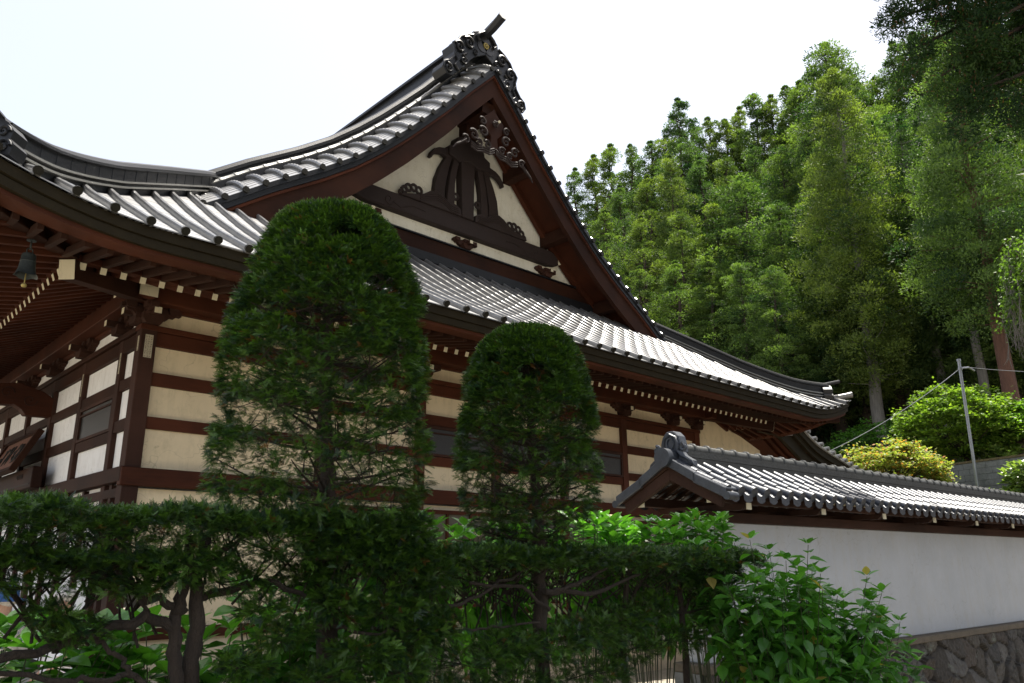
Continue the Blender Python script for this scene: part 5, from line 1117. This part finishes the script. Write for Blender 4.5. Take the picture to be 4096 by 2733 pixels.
near_cedar('cedar_tree', 'added tall cedar past the right edge of the view, put there to shade the garden wall', 21.0, -.6, 25., 12.0, 4.6, 43, 110, per=90, L=.26, wd=.08, tuft=.55)  # added for its shadow on the garden wall
near_cedar('cedar_tree', 'added unseen broad tree right of the camera, put there to shade the hedges', 7.0, .4, 24., 15.5, 6.0, 45, 110, per=80, L=.34, wd=.14, tuft=.75)  # unseen canopy added to keep the hedges in shade
# ---------------------------------------------------------------- maples on the slope
def maple(label, c, rad, zc, hz, seed, lo, hi, n_cl=240, per=60, L=.13, wd=.085, tip=None):
    global rng
    rng = np.random.default_rng(seed); rd = random.Random(seed); g = ground_z(c[0], c[1]); C, Rr = [], []
    while len(C) < n_cl:
        d = Vector(rng.normal(0, 1, 3)); d.normalize(); q = rd.uniform(.45, 1)**.6; z = d.z*q*hz
        if z < -hz*.75: continue
        lay = round(z/.32)*.32+rd.gauss(0, .05); C.append((c[0]+d.x*q*rad*rd.uniform(.85, 1.1), c[1]+d.y*q*rad*rd.uniform(.85, 1.1), zc+lay)); Rr.append(rd.uniform(.22, .42))
    C = np.array(C); Rr = np.array(Rr); N = len(C); d = norm(rng.normal(0, 1, (N, per, 3))*(1, 1, .28)); p = C[:, None]+d*Rr[:, None, None]*rng.uniform(.1, 1.1, (N, per, 1)); ax = norm(rng.normal(0, 1, (N, per, 3))*(1, 1, .35)); sd_ = norm(np.cross(ax, norm(np.array((0, 0, 1.))+rng.normal(0, .4, (N, per, 3)))))
    l = L*rng.uniform(.6, 1.3, (N, per, 1)); w_ = wd*rng.uniform(.7, 1.2, (N, per, 1)); Q = np.stack([p-ax*l*.5, p+sd_*w_*.5, p+ax*l*.5, p-sd_*w_*.5], 2).reshape(-1, 4, 3)
    m = np.clip(rng.normal(.5, .3, (N*per, 1)), 0, 1); col = np.array(lo)*(1-m)+np.array(hi)*m
    if tip is not None: r_ = rng.random(N*per) < .16; col[r_] = tip
    e = empty('maple_tree', (c[0], c[1], g), label, 'maple tree'); rel(quads('crown', Q, col, LEAFM), e); mb = MB(); pts, rs = curve_pts([(c[0]+.2, c[1]-.1, g-.3), (c[0]+.05, c[1], (g+zc)/2), (c[0], c[1], zc)], .12, .06, .02); mb.tube(pts, rs, 8); rel(mb.build('trunk', BARK, smooth=True), e)
    mb = MB(); idx = rng.choice(N, 60); twigs(mb, [(c[0], c[1], zc-hz*.7)]*60, [tuple(C[i]) for i in idx], .035, 4); rel(mb.build('branches', BARK, smooth=True), e); return e
maple('bright green maple with layered foliage behind the steel pole', (31.2, 9.3), 2.2, 4.75, 1.5, 51, (.06, .13, .02), (.22, .31, .05), n_cl=420, per=75)
maple('yellow and orange tinged maple at the end of the hall roof', (26.3, 10.1), 1.8, 2.85, .85, 52, (.13, .18, .04), (.32, .34, .11), n_cl=260, per=85, L=.11, wd=.08, tip=(.40, .20, .06))
maple('small green maple bough at the right edge beside the reddish cedar trunk', (31.5, 7.6), 1.2, 4.5, .7, 53, (.06, .14, .02), (.18, .32, .04), n_cl=140)
maple('dark green maple low in the shade left of the bright green one', (37.0, 14.4), 2.5, 4.9, 1.4, 54, (.03, .085, .018), (.08, .18, .03), n_cl=260)
# pale hydrangeas on the slope
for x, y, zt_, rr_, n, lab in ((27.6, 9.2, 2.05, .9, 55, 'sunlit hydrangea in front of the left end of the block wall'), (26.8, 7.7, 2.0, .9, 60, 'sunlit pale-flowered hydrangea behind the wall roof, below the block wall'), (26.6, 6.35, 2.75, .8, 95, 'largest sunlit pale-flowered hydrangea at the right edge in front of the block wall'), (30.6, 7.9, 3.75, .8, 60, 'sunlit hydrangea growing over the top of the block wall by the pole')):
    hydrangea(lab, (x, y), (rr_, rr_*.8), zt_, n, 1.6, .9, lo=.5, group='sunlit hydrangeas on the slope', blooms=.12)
# weeping tree at the right edge
def weeping():
    e = empty('weeping_tree', (25.2, 6.6, ground_z(25.2, 6.6)), 'weeping tree with bare pale twigs under light green leaves at the right edge', 'weeping tree'); mb = MB(); rd = random.Random(8); P, D = [], []
    g = ground_z(25.2, 6.6); T = Vector((26.3, 5.05, 8.7)); mb.tube([(26.5, 4.8, g-.3), (26.4, 4.9, 3), T], [.2, .15, .08], 8); rel(mb.build('trunk', BARKP, smooth=True), e); mb = MB(); mt = MB()
    for i in range(46):
        a = rd.uniform(0, 6.28); r = rd.uniform(.5, 1.2); s = T+Vector((0, 0, rd.uniform(-1.6, .4))); pts = []
        Lh = rd.uniform(2.0, 3.6)
        for t in np.linspace(0, 1, 9): pts.append(s+Vector((r*math.cos(a)*min(1, t*2.2)**.7, r*math.sin(a)*min(1, t*2.2)**.7, .5*math.sin(min(1, t*2.5)*1.6)-Lh*max(0, t-.25)))+Vector((rd.gauss(0, .03), rd.gauss(0, .03), 0)))
        (mt).tube(pts, [.022*(1-.7*t) for t in np.linspace(0, 1, 9)], 5)
        for k in range(1, 8):
            for _ in range(3): q = pts[k]+Vector((rd.gauss(0, .12), rd.gauss(0, .12), -rd.uniform(.1, .5))); mt.tube([pts[k], q], [.008, .004], 4)
        for t in range(120 if i % 3 else 170):
            f_ = rd.random()**.8*.62; k = int(f_*8); p = pts[k].lerp(pts[min(k+1, 8)], f_*8-k); P.append(p+Vector((rd.gauss(0, .10), rd.gauss(0, .10), rd.gauss(0, .10)))); D.append((rd.gauss(0, 1), rd.gauss(0, 1), -.6))
    rel(mt.build('hanging_twigs', BARKP, smooth=True), e); P, D = np.array(P), np.array(D); Q = place(LEAF*.62, P, D, norm(rng.normal(0, 1, (len(P), 3))+(0, 0, 1)), np.full(len(P), 1.)); C = np.repeat(np.array((.10, .17, .035))*rng.uniform(.6, 1.3, (len(P), 1)), len(LEAF), axis=0); rel(quads('leaves', Q, C, LEAFM), e)
weeping()
# ---------------------------------------------------------------- two visitors in the yard
def person(label, x, y, rz, Hh, shirt, trouser, hat=None, hair=(.5, .48, .45), skin=(.50, .30, .21), glasses=False, pattern=None):
    g = -EYE; e = empty('person', (x, y, g), label, 'person', rz=rz)
    bm = bpy.data.meshes.new('body'); k = Hh/1.65
    J = dict(pel=(0,0,.92), ches=(0,0,1.18), neck=(0,0,1.38), nk2=(0,.01,1.45), head=(0,.015,1.53), hd2=(0,.02,1.60), shL=(-.17,0,1.33), shR=(.17,0,1.33), elL=(-.23,-.04,1.07), elR=(.23,-.04,1.07), wrL=(-.19,.12,.88), wrR=(.19,.12,.88), haL=(-.17,.17,.83), haR=(.17,.17,.83), hipL=(-.09,0,.86), hipR=(.09,0,.86), knL=(-.10,.03,.48), knR=(.11,-.01,.48), anL=(-.10,0,.08), anR=(.12,-.04,.08), toL=(-.11,.15,.03), toR=(.13,.11,.03))
    Rd = dict(pel=.135, ches=.15, neck=.075, nk2=.052, head=.085, hd2=.078, shL=.062, shR=.062, elL=.042, elR=.042, wrL=.028, wrR=.028, haL=.032, haR=.032, hipL=.095, hipR=.095, knL=.062, knR=.062, anL=.042, anR=.042, toL=.035, toR=.035)
    E_ = [('pel','ches'),('ches','neck'),('neck','nk2'),('nk2','head'),('head','hd2'),('neck','shL'),('neck','shR'),('shL','elL'),('shR','elR'),('elL','wrL'),('elR','wrR'),('wrL','haL'),('wrR','haR'),('pel','hipL'),('pel','hipR'),('hipL','knL'),('hipR','knR'),('knL','anL'),('knR','anR'),('anL','toL'),('anR','toR')]
    nm = list(J); V = [tuple(c*k for c in J[n_]) for n_ in nm]; Eg = [(nm.index(a), nm.index(b)) for a, b in E_]; Rs = [Rd[n_]*k for n_ in nm]
    for sd_ in ('L', 'R'):                 # five separate curled fingers on each hand
        sx = -1 if sd_ == 'L' else 1; hx, hy, hz = J['ha'+sd_]; hi = nm.index('ha'+sd_)
        for q, (ox, ln) in enumerate(((-.024, .055), (-.008, .064), (.009, .060), (.025, .048))):
            a = (hx+ox, hy+.03, hz-.02); b = (hx+ox, hy+.03+ln*.55, hz-.035); c = (hx+ox, hy+.03+ln*.6, hz-.035-ln*.5); i0 = len(V); V += [tuple(t*k for t in p) for p in (a, b, c)]; Rs += [.009*k, .009*k, .0075*k]; Eg += [(hi, i0), (i0, i0+1), (i0+1, i0+2)]
        a = (hx-sx*.035, hy+.0, hz-.01); b = (hx-sx*.045, hy+.03, hz-.03); i0 = len(V); V += [tuple(t*k for t in p) for p in (a, b)]; Rs += [.011*k, .009*k]; Eg += [(hi, i0), (i0, i0+1)]
    bm.from_pydata(V, Eg, []); ob = bpy.data.objects.new('body', bm); link(ob, e); sk = ob.modifiers.new('s', 'SKIN'); sv = bm.skin_vertices[0].data
    for i, r in enumerate(Rs): sv[i].radius = (r, r*(.72 if i in (0, 1) else 1))
    sv[0].use_root = True; sub = ob.modifiers.new('u', 'SUBSURF'); sub.levels = 2; sub.render_levels = 2
    bm.materials.append(simple('skin', skin, .55, .1, 8, bmp=0))
    # clothes follow the body: lathed shirt and trousers
    mb = MB(); n = 24; pr = [(.155,.86),(.165,.95),(.158,1.08),(.172,1.22),(.165,1.32),(.105,1.385),(.070,1.405)]
    vs = [(r*math.cos(2*math.pi*q/n)*1.12*k, r*math.sin(2*math.pi*q/n)*.80*k, z*k+.004*math.sin(q*5)) for r, z in pr for q in range(n)]; mb.add(vs, [(i*n+q, i*n+(q+1)%n, (i+1)*n+(q+1)%n, (i+1)*n+q) for i in range(len(pr)-1) for q in range(n)])
    for sx in (-1, 1): mb.tube([(sx*.13*k, 0, 1.345*k), (sx*.185*k, -.005, 1.29*k), (sx*.225*k, -.03, 1.12*k), (sx*.235*k, -.03, 1.07*k)], [.075*k, .075*k, .07*k, .072*k], 12)
    mb.tube([(0, .0, 1.39*k), (0, .01, 1.425*k)], [.072*k, .064*k], 14)
    rel_ = lambda o: setattr(o, 'parent', e)
    m = simple('shirt_cloth', shirt, .85, .08, 5, bmp=.3)
    if pattern is not None:
        nt = m.node_tree; b = [q for q in nt.nodes if q.type == 'BSDF_PRINCIPLED'][0]; v = nt.nodes.new('ShaderNodeTexVoronoi'); v.inputs['Scale'].default_value = 16; tc = nt.nodes.new('ShaderNodeTexCoord'); mp = nt.nodes.new('ShaderNodeMapping'); mp.inputs['Scale'].default_value = (1, 1, .45); nt.links.new(tc.outputs['Object'], mp.inputs[0]); nt.links.new(mp.outputs[0], v.inputs['Vector'])
        nt.links.new(mixc(nt, ramp(nt, v.outputs['Distance'], [(.16, (1,1,1)), (.22, (0,0,0))]), shirt, pattern), b.inputs['Base Color'])
    rel_(mb.build('shirt', m, smooth=True)); mb = MB()
    vs = [(r*math.cos(2*math.pi*q/n)*1.1*k, r*math.sin(2*math.pi*q/n)*.85*k, z*k) for r, z in ((.10,.80),(.150,.84),(.150,.93)) for q in range(n)]; mb.add(vs, [(i*n+q, i*n+(q+1)%n, (i+1)*n+(q+1)%n, (i+1)*n+q) for i in range(2) for q in range(n)])
    for s_, a, b, c in ((-1, 'hipL', 'knL', 'anL'), (1, 'hipR', 'knR', 'anR')): mb.tube([tuple(t*k for t in J[a]), tuple(t*k for t in J[b]), tuple(t*k for t in J[c])], [.112*k, .082*k, .075*k], 14)
    rel_(mb.build('trousers', simple('trouser_cloth', trouser, .9, .1, 6, bmp=.2), smooth=True)); mb = MB(); hz = 1.60*k
    mb.ball((0, .005*k, hz+.018), .092*k, .105*k, .085*k, 14, 8) if hat is None else mb.ball((0, -.01*k, hz-.005), .090*k, .102*k, .08*k, 14, 8)
    rel_(mb.build('hair', simple('hair', hair, .7, .2, 30, bmp=.4), smooth=True))
    mb = MB(); mb.ball((0, .125*k, 1.535*k), .013*k, .022*k, .022*k, 8, 6); mb.ball((-.093*k, .02, 1.545*k), .012, .02, .032, 8, 6); mb.ball((.093*k, .02, 1.545*k), .012, .02, .032, 8, 6); rel_(mb.build('nose_and_ears', bm.materials[0], smooth=True))
    mb = MB(); [mb.ball((s_*.033*k, .100*k, 1.56*k), .012, .008, .007, 8, 5) for s_ in (-1, 1)]; mb.ball((0, .108*k, 1.485*k), .024, .007, .005, 8, 5); rel_(mb.build('eyes_and_mouth', simple('dark_lip', (.10, .03, .02), .6, .1), smooth=True))
    if glasses:
        mb = MB()
        for s_ in (-1, 1): mb.tube([(s_*.034*k+.026*math.cos(t), .112*k, 1.558*k+.02*math.sin(t)) for t in np.linspace(0, 2*math.pi, 14)], .0022, 5); mb.tube([(s_*.06*k, .11*k, 1.562*k), (s_*.092*k, .02, 1.558*k)], .002, 5)
        rel_(mb.build('glasses', STEEL, smooth=True))
    if hat is not None:
        mb = MB(); pr = [(.185,1.575),(.175,1.59),(.112,1.605),(.110,1.68),(.095,1.725),(.04,1.74),(.001,1.742)]; vs = [(r*math.cos(2*math.pi*q/n)*.93*k, r*math.sin(2*math.pi*q/n)*k, z*k) for r, z in pr for q in range(n)]; mb.add(vs, [(i*n+q, i*n+(q+1)%n, (i+1)*n+(q+1)%n, (i+1)*n+q) for i in range(len(pr)-1) for q in range(n)]); rel_(mb.build('hat', simple('hat_cloth', hat, .9, .15, 12, bmp=.3), smooth=True))
    return e
person('person in a blue sun hat and beige leaf-patterned shirt at the left edge', 1.95, 9.25, R(35), 1.66, (.60, .56, .50), (.25, .22, .18), hat=(.030, .085, .22), pattern=(.05, .10, .28))
person('person in glasses and a plain white shirt facing left, behind the hedge', 2.42, 9.05, R(80), 1.66, (.78, .79, .82), (.05, .05, .06), glasses=True)
# ---------------------------------------------------------------- lift everything so that the yard is at z = 0
for o in list(sc.objects):
    if o.parent is None: o.location.z += EYE
